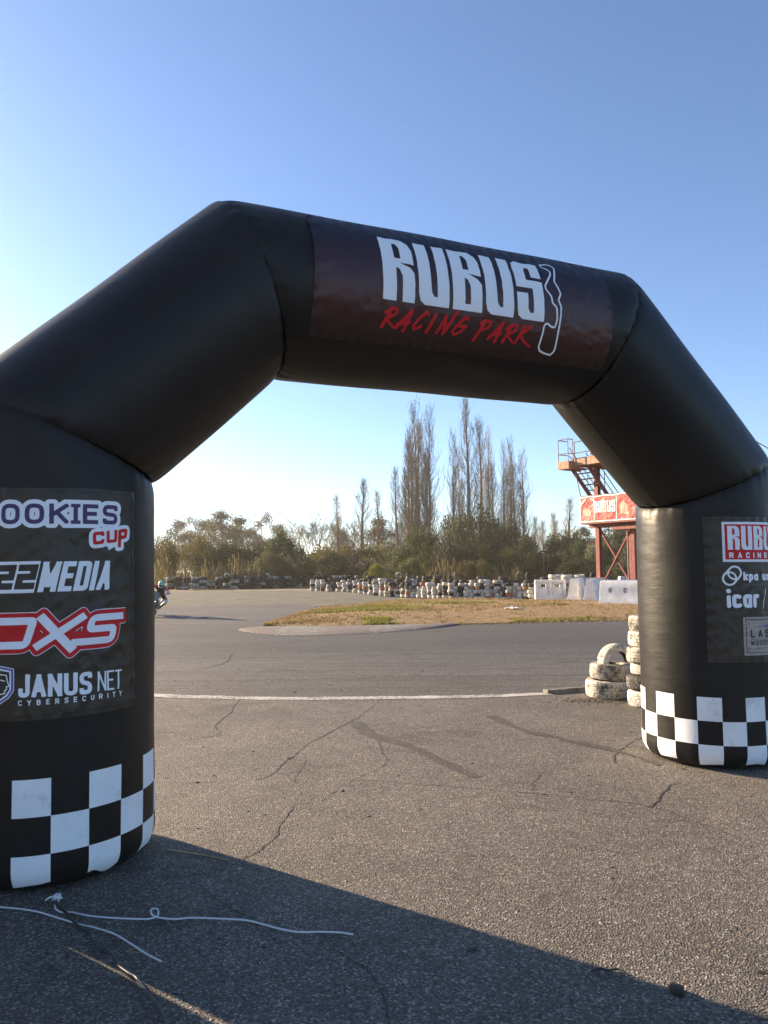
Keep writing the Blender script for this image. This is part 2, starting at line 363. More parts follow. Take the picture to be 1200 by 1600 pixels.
# kerb: worn red and white sections with grey ribs
n = NT('worn_kerb_paint'); sx = n.n('ShaderNodeSeparateXYZ'); n.l(n.tc.outputs['Object'], sx.inputs[0]); v = n.coords()
st = n.math('FRACT', n.math('ADD', n.math('MULTIPLY', sx.outputs[0], 0.42), n.math('MULTIPLY', n.noise(v, 1.5, 3), 0.25)))
cc = n.ramp(st, [(0.0, (0.26, 0.25, 0.235)), (0.46, (0.25, 0.24, 0.225)), (0.54, (0.17, 0.085, 0.08)), (0.96, (0.17, 0.09, 0.085))])
cc = n.mix(n.ramp(n.noise(v, 6, 6, 0.7), [(0.46, (0, 0, 0)), (0.64, (0.8, 0.8, 0.8))]), (0.10, 0.092, 0.083), cc)
rib = n.math('PINGPONG', n.math('ADD', sx.outputs[0], n.math('MULTIPLY', sx.outputs[1], 0.35)), 0.06)
n.set(cc, 0.85); n.bump(rib, 0.5, 0.2); M['kerb'] = n.m
kin = curve_pts([(-3.79, 19.53, 0), (-3.16, 18.6, 0), (-2.3, 18.0, 0), (-1.24, 18.05, 0), (-0.02, 18.66, 0), (1.2, 19.7, 0), (1.9, 20.6, 0)], 8)
kout = curve_pts([(-3.75, 19.75, 0), (-3.3, 20.2, 0), (-2.7, 20.35, 0), (-1.4, 20.35, 0), (-0.02, 20.5, 0), (1.2, 20.8, 0), (2.0, 21.2, 0)], 8)
mb = MB(); K = len(kin)
for a, b in zip(kin, kout):
    for t, z in ((0, 0.0), (0.06, 0.018), (0.5, 0.05), (1.0, 0.045)): p = a.lerp(b, t); mb.v.append((p.x, p.y, z))
for i in range(K - 1):
    for j in range(3): mb.f.append((4 * i + j, 4 * i + 4 + j, 4 * i + 5 + j, 4 * i + 1 + j)); mb.mi.append(0)
struct(mb.build('track_kerb', M['kerb'], smooth=True))
# short concrete kerb beside the near tyres
mb = MB(); mb.bar((2.02, 9.60, 0.01), (3.2, 10.02, 0.022), 0.11, 0.07); struct(mb.build('concrete_kerb', mat('grimy_concrete', (0.07, 0.065, 0.06), (0.2, 0.19, 0.17), 9, 0.9, bump=0.5, bscale=40)))
mb = MB(); rr = random.Random(8)
for i in range(420):
    x, y = rr.gauss(2.65, 0.33), rr.gauss(9.05, 0.11); l = rr.uniform(0.006, 0.03); a = rr.uniform(0, 3.1); ca, sa = math.cos(a) * l, math.sin(a) * l
    mb.add([(x + ca, y + sa, 0.001), (x - sa * .5, y + ca * .5, 0.001), (x - ca, y - sa, 0.001), (x + sa * .5, y - ca * .5, 0.001), (x, y, 0.006)], [(0, 1, 4), (1, 2, 4), (2, 3, 4), (3, 0, 4)])
tag(mb.build('soil_crumbs', mat('dark_soil', (0.03, 0.025, 0.02), (0.09, 0.07, 0.05), 30, 0.95)), 'dark soil and rubber crumbs gathered at the foot of the near tyres', 'soil', kind='stuff')
# cracks and the dark seal strip
g = lambda L: [gnd(*q) for q in L]
for L, w in (([(230, 1375), (330, 1366), (385, 1345), (440, 1310), (445, 1285), (468, 1236)], 0.014), ([(360, 1352), (395, 1365), (300, 1375)], 0.008), ([(310, 1372), (345, 1395), (390, 1425), (440, 1470), (460, 1490)], 0.008),
             ([(500, 1490), (560, 1520), (590, 1570), (605, 1610)], 0.009), ([(500, 1252), (560, 1215), (600, 1180), (560, 1120), (545, 1110)], 0.010), ([(1003, 1148), (965, 1180), (990, 1205)], 0.016), ([(1060, 1222), (1030, 1246), (1010, 1262)], 0.022),
             ([(520, 1218), (640, 1226), (760, 1235), (850, 1243), (1005, 1262), (1100, 1290), (1210, 1320)], 0.012), ([(370, 1093), (360, 1115), (340, 1135), (335, 1150), (270, 1160)], 0.018), ([(595, 1095), (575, 1115), (530, 1140), (490, 1160), (450, 1190), (425, 1208), (380, 1220), (245, 1222)], 0.014),
             ([(365, 1020), (345, 1036), (300, 1046), (230, 1054)], 0.03), ([(470, 1036), (520, 1024), (620, 1022), (720, 1018)], 0.03), ([(820, 1240), (850, 1200), (900, 1188)], 0.008), ([(455, 1230), (470, 1195), (462, 1160)], 0.007), ([(700, 1050), (790, 1045), (870, 1056)], 0.03)):
    struct(ribbon('pavement_crack', g(L), (lambda t, w=w: w * 0.72 * (0.35 + 0.65 * math.sin(math.pi * (0.08 + 0.84 * t)))), 0.003, M['crack'], w * 0.35, 9, 0.75, 0.05))
ribs = [(766, 1119), (785, 1128), (810, 1138), (835, 1146), (860, 1150), (890, 1158), (940, 1168), (985, 1180), (1030, 1196)]
struct(ribbon('seal_strip', g(ribs), lambda t: 0.11 - 0.04 * t + 0.03 * math.sin(t * 19), 0.004, M['stain'], 0.008, 8, 0.15))
struct(ribbon('seal_strip', g([(553, 1128), (580, 1148), (640, 1166), (690, 1190), (745, 1215)]), lambda t: 0.16 * (1 - 0.4 * t), 0.002, M['stain'], 0.012, 8, 0.25))
# grass island
n = NT('island_soil'); v = n.coords()
big = n.noise(n.coords((0.35, 0.9, 1)), 0.35, 5, 0.6, 0.4); fine = n.noise(v, 7, 6, 0.75)
a = n.ramp(fine, [(0.3, (0.105, 0.065, 0.036)), (0.5, (0.225, 0.152, 0.078)), (0.72, (0.42, 0.31, 0.15))])
gz = n.ramp(fine, [(0.3, (0.11, 0.10, 0.025)), (0.7, (0.26, 0.24, 0.06))])
sx = n.n('ShaderNodeSeparateXYZ'); n.l(n.tc.outputs['Object'], sx.inputs[0])
gx_ = n.math('MULTIPLY', n.math('ABSOLUTE', n.math('ADD', sx.outputs[0], 0.3)), 0.045); gy_ = n.math('MULTIPLY', n.math('ABSOLUTE', n.math('SUBTRACT', sx.outputs[1], 30.0)), 0.038)
gm = n.math('SUBTRACT', n.math('ADD', big, 0.19), n.math('ADD', gx_, gy_))
n.set(n.mix(n.ramp(gm, [(0.52, (0, 0, 0)), (0.66, (1, 1, 1))]), a, gz), 0.95, 0, 0.2); n.bump(n.noise(v, 12, 6, 0.7), 0.9, 0.08); M['island'] = n.m
isl_near = [(-3.3, 20.95), (-1.5, 20.75), (1.78, 21.15), (7.13, 22.25), (14, 23.2), (30, 24.6), (60, 27.5)]
isl_far = [(-3.1, 24.0), (-2.6, 28.6), (-1.0, 33.0), (3.0, 37.0), (8.0, 33.8), (30, 32), (60, 33)]
def island_z(x, y, t): return 0.015 + 0.16 * math.sin(math.pi * min(1, max(0, t))) ** 0.7 * min(1, max(0, (x + 3.3) / 3.0)) + 0.03 * float(vnoise(np.array([x * 0.9]), np.array([y * 0.9]), 3)[0])
nearc = curve_pts([(x, y, 0) for x, y in isl_near], 10); farc = curve_pts([(x, y, 0) for x, y in isl_far], 10)
mb = MB(); NT_ = 26
for a, b in zip(nearc, farc):
    for j in range(NT_ + 1):
        t = j / NT_; p = a.lerp(b, t); mb.v.append((p.x, p.y, island_z(p.x, p.y, t)))
for i in range(len(nearc) - 1):
    for j in range(NT_):
        q = i * (NT_ + 1) + j; mb.f.append((q, q + NT_ + 1, q + NT_ + 2, q + 1)); mb.mi.append(0)
struct(mb.build('grass_island', M['island'], smooth=True))
def blades(name, count, m, label, wx, seed, hgt):
    rr = random.Random(seed); mb = MB(); k = 0
    while k < count:
        i = rr.uniform(0, len(nearc) - 1.01); t = rr.random() ** 1.2
        a = nearc[int(i)].lerp(nearc[int(i) + 1], i % 1); b = farc[int(i)].lerp(farc[int(i) + 1], i % 1); p = a.lerp(b, t)
        if not wx(p.x, p.y, t, rr): continue
        z = island_z(p.x, p.y, t) - 0.01; k += 1
        for q in range(rr.randint(3, 6)):
            g_ = rr.uniform(0, 6.28); h = rr.uniform(0.4, 1) * hgt; w = rr.uniform(0.012, 0.03); ox, oy = rr.gauss(0, 0.05), rr.gauss(0, 0.05)
            dx, dy = math.cos(g_) * w, math.sin(g_) * w; lx, ly = rr.gauss(0, 0.4) * h, rr.gauss(0, 0.4) * h
            mb.add([(p.x + ox - dx, p.y + oy - dy, z), (p.x + ox + dx, p.y + oy + dy, z), (p.x + ox + lx, p.y + oy + ly, z + h)], [(0, 1, 2)])
    o = mb.build(name, m); return tag(o, label, 'grass', kind='stuff')
def nz(x, y, s): return float(vnoise(np.array([x * 0.5]), np.array([y * 0.5]), s)[0])
blades('dry_grass', 4200, L_['drygrass'], 'short dry straw coloured grass on the island', lambda x, y, t, r: x < 20 and (t > 0.9 or nz(x, y, 5) > 0.04 or r.random() < 0.15) and (t > 0.05 or r.random() < 0.35), 3, 0.10)
blades('green_grass', 3400, L_['grass'], 'short yellow green grass patches on the island', lambda x, y, t, r: x < 16 and (nz(x * 0.6, y, 9) + 0.42 - abs(x + 0.3) * 0.09 - abs(y - 30) * 0.075 > 0.12 or (t < 0.05 and nz(x, y, 2) > 0.12 and r.random() < 0.5)), 4, 0.09)

rr = random.Random(77); mb = MB()
for k in range(2600):
    i = rr.uniform(0, 38); a = nearc[int(i)].lerp(nearc[int(i) + 1], i % 1); d = abs(rr.gauss(0, 0.22)); x, y = a.x + rr.gauss(0, 0.05), a.y - d; l = rr.uniform(0.012, 0.05) * (1.2 - min(1, d)); w = l * 0.7; q = rr.uniform(0, 3); ca, sa = math.cos(q), math.sin(q)
    mb.add([(x + ca * l, y + sa * l, 0.0), (x - sa * w, y + ca * w, 0.0), (x - ca * l, y - sa * l, 0.0), (x + sa * w, y - ca * w, 0.0), (x, y, 0.018)], [(0, 1, 4), (1, 2, 4), (2, 3, 4), (3, 0, 4)])
tag(mb.build('spilled_soil', M['island']), 'dry soil and straw spilled from the island onto the track edge', 'soil', kind='stuff')
# ------------------------------------------------------------------ lettering as flat outlines laid on the cloth
GLY = {
 'A': (1.0, [[(0, 0), (0.5, 1)], [(0.5, 1), (1, 0)], [(0.22, 0.27), (0.78, 0.27)]]),
 'B': (0.95, [[(0, 0), (0, 1)], 'r', [(0, 1), (0.93, 1), (0.93, 0.53), (0, 0.53)], 'r', [(0, 0.53), (1, 0.53), (1, 0), (0, 0)]]),
 'C': (0.95, ['r', [(1, 0.84), (1, 1), (0, 1), (0, 0), (1, 0), (1, 0.16)]]),
 'D': (1.0, [[(0, 0), (0, 1)], 'r', [(0, 1), (1, 1), (1, 0), (0, 0)]]),
 'E': (0.85, [[(0, 0), (0, 1)], [(0, 1), (1, 1)], [(0, 0.52), (0.88, 0.52)], [(0, 0), (1, 0)]]),
 'F': (0.82, [[(0, 0), (0, 1)], [(0, 1), (1, 1)], [(0, 0.5), (0.85, 0.5)]]),
 'G': (1.0, ['r', [(1, 0.86), (1, 1), (0, 1), (0, 0), (1, 0), (1, 0.46), (0.55, 0.46)]]),
 'I': (0.0, [[(0.5, 0), (0.5, 1)]]),
 'J': (0.75, ['r', [(1, 1), (1, 0), (0, 0), (0, 0.25)]]),
 'K': (1.0, [[(0, 0), (0, 1)], [(0, 0.4), (1, 1)], [(0.35, 0.6), (1, 0)]]),
 'L': (0.8, [[(0, 0), (0, 1)], [(0, 0), (1, 0)]]),
 'M': (1.3, [[(0, 0), (0, 1)], [(1, 0), (1, 1)], [(0, 1), (0.5, 0.2)], [(0.5, 0.2), (1, 1)]]),
 'N': (1.0, [[(0, 0), (0, 1)], [(1, 0), (1, 1)], [(0, 1), (1, 0)]]),
 'O': (1.0, ['c', [(0, 0), (0, 1), (1, 1), (1, 0)]]),
 'P': (0.95, [[(0, 0), (0, 1)], 'r', [(0, 1), (1, 1), (1, 0.42), (0, 0.42)]]),
 'R': (1.0, [[(0, 0), (0, 1)], 'r', [(0, 1), (1, 1), (1, 0.45), (0, 0.45)], [(0.5, 0.45), (1, 0)]]),
 'S': (0.95, ['r', [(1, 0.88), (1, 1), (0, 1), (0, 0.53), (1, 0.47), (1, 0), (0, 0), (0, 0.12)]]),
 'T': (0.9, [[(0, 1), (1, 1)], [(0.5, 0), (0.5, 1)]]),
 'U': (1.0, ['r', [(0, 1), (0, 0), (1, 0), (1, 1)]]),
 'W': (1.4, [[(0, 1), (0.25, 0)], [(0.25, 0), (0.5, 0.8)], [(0.5, 0.8), (0.75, 0)], [(0.75, 0), (1, 1)]]),
 'X': (1.0, [[(0, 0), (1, 1)], [(0, 1), (1, 0)]]),
 'Y': (1.0, [[(0, 1), (0.5, 0.45)], [(1, 1), (0.5, 0.45)], [(0.5, 0), (0.5, 0.45)]]),
 '2': (0.95, [[(0, 1), (1, 1)], [(1, 1), (1, 0.5)], [(1, 0.5), (0, 0.5)], [(0, 0.5), (0, 0)], [(0, 0), (1, 0)]]),
 '/': (0.5, [[(0, -0.1), (1, 1.1)]]), '.': (0.0, [[(0.5, 0), (0.5, 0.03)]]),
 'i': (0.0, [[(0.5, 0), (0.5, 0.62)], 'd', [(0.5, 1.0), (0.5, 1.01)]]),
 'c': (0.8, ['r', [(0.95, 0.64), (0.7, 0.68), (0, 0.68), (0, 0), (0.7, 0), (0.95, 0.05)]]),
 'a': (0.8, ['c', [(0, 0), (0, 0.68), (1, 0.68), (1, 0)], [(1, 0), (1, 0.68)]]),
 'r': (0.5, [[(0, 0), (0, 0.68)], 'r', [(0, 0.3), (0, 0.68), (1, 0.68)]]),
 'k': (0.75, [[(0, 0), (0, 1)], [(0, 0.28), (1, 0.68)], [(0.35, 0.42), (1, 0)]]),
 'p': (0.8, ['c', [(0, 0), (0, 0.68), (1, 0.68), (1, 0)], [(0, 0.68), (0, -0.32)]]),
 'u': (0.8, ['r', [(0, 0.68), (0, 0), (1, 0), (1, 0.68)], [(1, 0), (1, 0.68)]]),
 'n': (0.8, ['r', [(0, 0), (0, 0.68), (1, 0.68), (1, 0)], [(0, 0), (0, 0.68)]]),
}
def round_poly(P, r, closed):
    P = [np.array(p, float) for p in P]; N = len(P); out = []
    for i, p in enumerate(P):
        if not closed and i in (0, N - 1): out.append(p); continue
        a, b = P[i - 1], P[(i + 1) % N]; la, lb = np.linalg.norm(a - p), np.linalg.norm(b - p)
        rr = min(r, la * 0.49, lb * 0.49); p1 = p + (a - p) / la * rr; p2 = p + (b - p) / lb * rr
        for t in (0, 0.25, 0.5, 0.75, 1): out.append((1 - t) ** 2 * p1 + 2 * t * (1 - t) * p + t * t * p2)
    return out
def seg(X, Y, a, b, hw, ta=False, tb=False):
    d = np.array(b, float) - np.array(a, float); L = max(1e-9, math.hypot(*d)); tx, ty = d / L
    rx, ry = X - a[0], Y - a[1]; x = rx * tx + ry * ty; y = np.abs(-rx * ty + ry * tx) - hw
    dx = np.maximum((-hw if ta else 0) - x, x - (L + (hw if tb else 0)))
    o = np.minimum(np.maximum(dx, y), 0) + np.hypot(np.maximum(dx, 0), np.maximum(y, 0))
    if not ta: o = np.minimum(o, np.hypot(rx, ry) - hw)
    if not tb: o = np.minimum(o, np.hypot(X - b[0], Y - b[1]) - hw)
    return o
def polyline(X, Y, P, hw, closed=False, r=0.0, flat=True):
    Q = round_poly(P, r, closed) if r else [np.array(p, float) for p in P]
    if closed: Q = Q + [Q[0]]
    o = None; N = len(Q)
    for i in range(N - 1):
        s = seg(X, Y, Q[i], Q[i + 1], hw, flat and not closed and i == 0, flat and not closed and i == N - 2)
        o = s if o is None else np.minimum(o, s)
    return o
def polygon(X, Y, P):
    P = np.array(P, float); N = len(P); d = np.full(X.shape, 1e9); ins = np.zeros(X.shape, bool)
    for i in range(N):
        a, b = P[i], P[(i + 1) % N]; e = b - a; L2 = e @ e + 1e-12
        t = np.clip(((X - a[0]) * e[0] + (Y - a[1]) * e[1]) / L2, 0, 1)
        d = np.minimum(d, np.hypot(X - a[0] - t * e[0], Y - a[1] - t * e[1]))
        if a[1] != b[1]:
            c = ((a[1] > Y) != (b[1] > Y)) & (X < (b[0] - a[0]) * (Y - a[1]) / (b[1] - a[1]) + a[0]); ins ^= c
    return np.where(ins, -d, d)
def text(X, Y, s, x0, y0, h, w, hw, gap, shear=0.0, r=0.02, width=None, flat=True):
    """letters of cap height h; w is the width of an O; when width is given the gaps stretch to fill it"""
    ws = [(GLY[c][0] * (w - 2 * hw) + 2 * hw) if c != ' ' else w * 0.6 for c in s]
    if width is not None: gap = (width - sum(ws)) / max(1, len(s) - 1)
    X = X - shear * (Y - y0); o = np.full(X.shape, 1e3); x = x0
    for c, cw in zip(s, ws):
        if c != ' ':
            f = lambda p: (x + hw + p[0] * (cw - 2 * hw), y0 + hw + p[1] * (h - 2 * hw)); mode = ''; gl = None
            for st in GLY[c][1]:
                if isinstance(st, str): mode = st; continue
                Q = [f(p) for p in st]
                if mode == 'd': q = np.hypot(X - Q[0][0], Y - Q[0][1] + 0.15 * h) - hw * 1.05 if False else np.hypot(X - Q[0][0], Y - (y0 + h * 0.93)) - hw * 1.15
                else: q = polyline(X, Y, Q, hw, mode == 'c', r if mode in ('r', 'c') else 0, flat)
                gl = q if gl is None else np.minimum(gl, q); mode = ''
            if flat and c in 'AKMNRWXY':
                bx = np.maximum(np.maximum(x - 0.25 * hw - X, X - (x + cw + 0.25 * hw)), np.maximum(y0 - Y, Y - (y0 + h))); gl = np.maximum(gl, bx)
            o = np.minimum(o, gl)
        x += cw + gap
    return o
BLOCK = {
 'R': [[(0, 0), (0, 1), (0.72, 1), (0.92, 0.93), (1, 0.8), (1, 0.555), (0.55, 0.57), (0.88, 0.5), (1, 0.42), (1, 0), (0.61, 0), (0.61, 0.36), (0.54, 0.46), (0.42, 0.49), (0.42, 0)], [(0.4, 0.9), (0.4, 0.635), (0.6, 0.635), (0.6, 0.82), (0.52, 0.9)]],
 'U': [[(0, 1), (0, 0.16), (0.06, 0.05), (0.2, 0), (1, 0), (1, 1), (0.61, 1), (0.61, 0.13), (0.5, 0.13), (0.42, 0.19), (0.4, 0.26), (0.4, 1)]],
 'B': [[(0, 0), (0, 1), (0.72, 1), (0.92, 0.93), (1, 0.8), (1, 0.555), (0.55, 0.57), (0.88, 0.5), (1, 0.42), (1, 0)], [(0.4, 0.9), (0.4, 0.635), (0.6, 0.635), (0.6, 0.82), (0.52, 0.9)], [(0.41, 0.49), (0.41, 0.1), (0.6, 0.1), (0.6, 0.37), (0.53, 0.47)]],
 'S': [[(0, 0.5), (0, 0.86), (0.04, 0.96), (0.15, 1), (1, 1), (1, 0.7), (0.62, 0.7), (0.62, 0.89), (0.48, 0.89), (0.41, 0.82), (0.41, 0.64), (1, 0.64), (1, 0), (0.2, 0), (0.05, 0.05), (0, 0.15), (0, 0.41), (0.4, 0.41), (0.4, 0.18), (0.47, 0.11), (0.6, 0.11), (0.6, 0.5)]]}
def block(X, Y, s, x0, y0, h, w, gap):
    o = np.full(X.shape, 1e3); x = x0
    for c in s:
        g_ = None
        for i, P in enumerate(BLOCK[c]):
            q = polygon(X, Y, [(x + a * w, y0 + b * h) for a, b in P]); g_ = q if i == 0 else np.maximum(g_, -q)
        o = np.minimum(o, g_); x += w + gap
    return o
def rect(X, Y, x0, x1, y0, y1, shear=0.0):
    X = X - shear * (Y - y0); return np.maximum(np.maximum(x0 - X, X - x1), np.maximum(y0 - Y, Y - y1))

def outline_mesh(fn, box, res):
    u0, u1, v0, v1 = box; nu = int((u1 - u0) / res) + 2; nv = int((v1 - v0) / res) + 2
    us = np.linspace(u0, u1, nu); vs = np.linspace(v0, v1, nv); U, V = np.meshgrid(us, vs); D = fn(U, V)
    D[0, :] = np.maximum(D[0, :], 1e-4); D[-1, :] = np.maximum(D[-1, :], 1e-4); D[:, 0] = np.maximum(D[:, 0], 1e-4); D[:, -1] = np.maximum(D[:, -1], 1e-4)
    I = D < 0; idx = {}; P = []; F = []
    def node(j, i):
        k = (0, j, i)
        if k not in idx: idx[k] = len(P); P.append((us[i], vs[j]))
        return idx[k]
    def cross(j, i, j2, i2):
        k = (1, j, i, j2, i2) if (j, i) < (j2, i2) else (1, j2, i2, j, i)
        if k not in idx:
            t = D[j, i] / (D[j, i] - D[j2, i2]); t = min(0.97, max(0.03, t)); idx[k] = len(P)
            P.append((us[i] + t * (us[i2] - us[i]), vs[j] + t * (vs[j2] - vs[j])))
        return idx[k]
    cnt = I[:-1, :-1].astype(int) + I[1:, :-1] + I[:-1, 1:] + I[1:, 1:]
    for j, i in zip(*np.nonzero(cnt)):
        cs = ((j, i), (j, i + 1), (j + 1, i + 1), (j + 1, i)); poly = []
        for k in range(4):
            a, b = cs[k], cs[(k + 1) % 4]
            if I[a]: poly.append(node(*a))
            if I[a] != I[b]: poly.append(cross(*a, *b))
        if len(poly) > 2: F.append(poly)
    return np.array(P), F

# ------------------------------------------------------------------ inflatable arch
AR = 0.5474
AL0 = Vector((-1.8696, 4.3301, 0)); AL1 = Vector((-1.9056, 4.3135, 2.3382)); AL2 = Vector((-0.8984, 4.7785, 3.396))
AR2 = Vector((1.6633, 5.9611, 3.4315)); AR1 = Vector((2.7534, 6.4643, 2.3137)); AR0 = Vector((2.7475, 6.4616, 0))
EX = Vector((0.90791977, 0.41914399, 0)); MF = Vector((0.41914399, -0.90791977, 0))
arch = thing('inflatable_arch', 'black inflatable start arch with sponsor banners and white checkered feet', 'inflatable arch', (0.45, 5.4, 0))
ORI = Vector(arch.location)
path = [AL0, AL1, AL2, AR2, AR1, AR0]
dirs = [(path[i + 1] - path[i]).normalized() for i in range(5)]
planes = [(AL0, Vector((0, 0, 1)))] + [(path[i], (dirs[i - 1] + dirs[i]).normalized()) for i in range(1, 5)] + [(AR0, Vector((0, 0, 1)))]
def efor(t): return (-MF.cross(t) if (-MF.cross(t)).dot(EX) * 1 > 0 or True else None)
def frame(i):
    t = dirs[i]; e = t.cross(MF); mm = e.cross(t).normalized()
    # e points to the inner/right side for an upward going tube
    if i == 0 and e.dot(EX) < 0: e = -e
    return t, e.normalized(), mm
SGN = 1 if dirs[0].cross(MF).dot(EX) > 0 else -1
def section(i, name):
    t = dirs[i]; e = (t.cross(MF) * SGN).normalized(); m_ = MF - t * MF.dot(t); m_.normalize()
    leg = i in (0, 4); n = 152; rows = 70 if leg else 60
    rr = random.Random(i); ph = [rr.uniform(0, 6.28) for _ in range(8)]
    u0 = -0.202 if i == 0 else -0.540; cw = 0.1808 if i == 0 else 0.1755
    mb = MB(); A = path[i]; Ltot = (path[i + 1] - path[i]).length
    for j in range(rows + 1):
        for q in range(n):
            phi = (2 * math.pi * q / n) * (19 * cw / (AR * 2 * math.pi) if False else 1.0) + (u0 / AR)
            nrm = m_ * math.cos(phi) + e * math.sin(phi); base = A + nrm * AR
            l0 = (planes[i][0] - base).dot(planes[i][1]) / t.dot(planes[i][1]); l1 = (planes[i + 1][0] - base).dot(planes[i + 1][1]) / t.dot(planes[i + 1][1])
            f = j / rows; f = f * f * (3 - 2 * f) * 0.75 + f * 0.25
            if leg:   # put ring rows exactly on the edges of the check
                zs = [0.0, 0.004, 0.012, 0.025, 0.045, 0.06, 0.09, 0.12, 0.15, 0.198, 0.24, 0.29, 0.34, 0.382, 0.43, 0.48, 0.53, 0.566]; kz = len(zs); top = l1 if i == 0 else -l0 + Ltot
                bot_l = (lambda z: z) if i == 0 else (lambda z: Ltot - z)
                jj = j if i == 0 else rows - j
                if jj < kz: l = bot_l(zs[jj])
                else:
                    g_ = (jj - kz + 1) / (rows - kz + 1); g_ = 1 - (1 - g_) ** 1.6; edge = l1 if i == 0 else l0
                    l = bot_l(0.566) + (edge - bot_l(0.566)) * g_
                z = l if i == 0 else Ltot - l
            else: l = l0 + (l1 - l0) * f; z = 9
            if leg and 0.02 < z < 0.13:
                dz_ = 0.05 * float(vnoise(np.array([(phi + 9) * 6.0]), np.array([i * 3.0]), 31)[0]) * math.exp(-abs(z - 0.05) / 0.03); z += dz_; l += dz_ if i == 0 else -dz_
            d0 = (l - l0) if i != 0 else 9; d1 = (l1 - l) if i != 4 else 9
            d = min(d0, d1)
            pk = sum(math.sin(phi * k + ph[k % 8]) for k in (17, 23, 31, 41)) / 4
            r = AR - 0.020 * math.exp(-d / 0.035) + 0.010 * pk * math.exp(-d / 0.07) + 0.0035 * math.sin(phi * 3 + ph[0] + l * 2) * math.sin(l * 4 + ph[1])
            if leg:
                pb = sum(math.sin(phi * k + ph[(k + 3) % 8]) for k in (13, 19, 29)) / 3
                Rb = 0.13
                if z < Rb: r -= Rb - math.sqrt(max(0, Rb * Rb - (Rb - z) ** 2))
                r += 0.010 * pb * math.exp(-max(0, z - 0.03) / 0.07) * (1 if z > 0.02 else 0)
                r += 0.0030 * float(vnoise(np.array([phi * 2.2 + i]), np.array([z * 16 + 2 * math.sin(phi * 1.5)]), 77)[0]) * math.exp(-abs(z - 1.9) / 0.6)
            mb.v.append(tuple(A + t * l + nrm * r - ORI))
    for j in range(rows):
        for q in range(n):
            a, b = j * n + q, j * n + (q + 1) % n; mi = 0
            if leg:
                jj = j if i == 0 else rows - 1 - j; c = q // 8
                zz = zs[jj + 1] if jj + 1 < len(zs) else 9
                rowi = 0 if zz > 0.382 + 1e-6 else (1 if zz > 0.198 + 1e-6 else 2)
                lim = 0.045 + 0.03 * (((q * 7) % 5) / 5) * 0.5
                if zz <= 0.5661 and zz > 0.046:
                    if (c + (rowi == 1) + (i == 4)) % 2 == 0: mi = 1
                if c == 18 and i == 0: mi = 0
            mb.f.append((a, b, b + n, a + n)); mb.mi.append(mi)
    if leg:
        ring = range(n) if i == 0 else range(rows * n, rows * n + n); mb.f.append(tuple(ring)); mb.mi.append(0)
    o = part(mb, name, [M['vinyl'], M['white']], arch, smooth=True)
    return o
def seams(i, us):
    t = dirs[i]; e = (t.cross(MF) * SGN).normalized(); m_ = (MF - t * MF.dot(t)).normalized(); A = path[i]
    for u in us:
        mb = MB(); N = 60; w = 0.007
        for j in range(N + 1):
            for k, (du, dr) in enumerate(((-w, -0.003), (-w * 0.6, 0.0016), (w * 0.6, 0.0016), (w, -0.003))):
                phi = (u + du) / AR; nrm = m_ * math.cos(phi) + e * math.sin(phi); base = A + nrm * AR
                l0 = (planes[i][0] - base).dot(planes[i][1]) / t.dot(planes[i][1]); l1 = (planes[i + 1][0] - base).dot(planes[i + 1][1]) / t.dot(planes[i + 1][1])
                if i == 0: l0 += 0.57
                if i == 4: l1 -= 0.57
                l = l0 + (l1 - l0) * (0.03 + 0.94 * j / N); mb.v.append(tuple(A + t * l + nrm * (AR + dr + 0.003 + 0.0008 * math.sin(l * 40 + u * 9)) - ORI))
        for j in range(N):
            for k in range(3): mb.f.append((4 * j + k, 4 * j + k + 1, 4 * j + 5 + k, 4 * j + 4 + k)); mb.mi.append(0)
        part(mb, 'seam', M['vinyl'], arch, smooth=True)
seams(3, (0.80,))
section(0, 'leg'); section(1, 'shoulder'); section(2, 'beam'); section(3, 'shoulder'); section(4, 'leg')

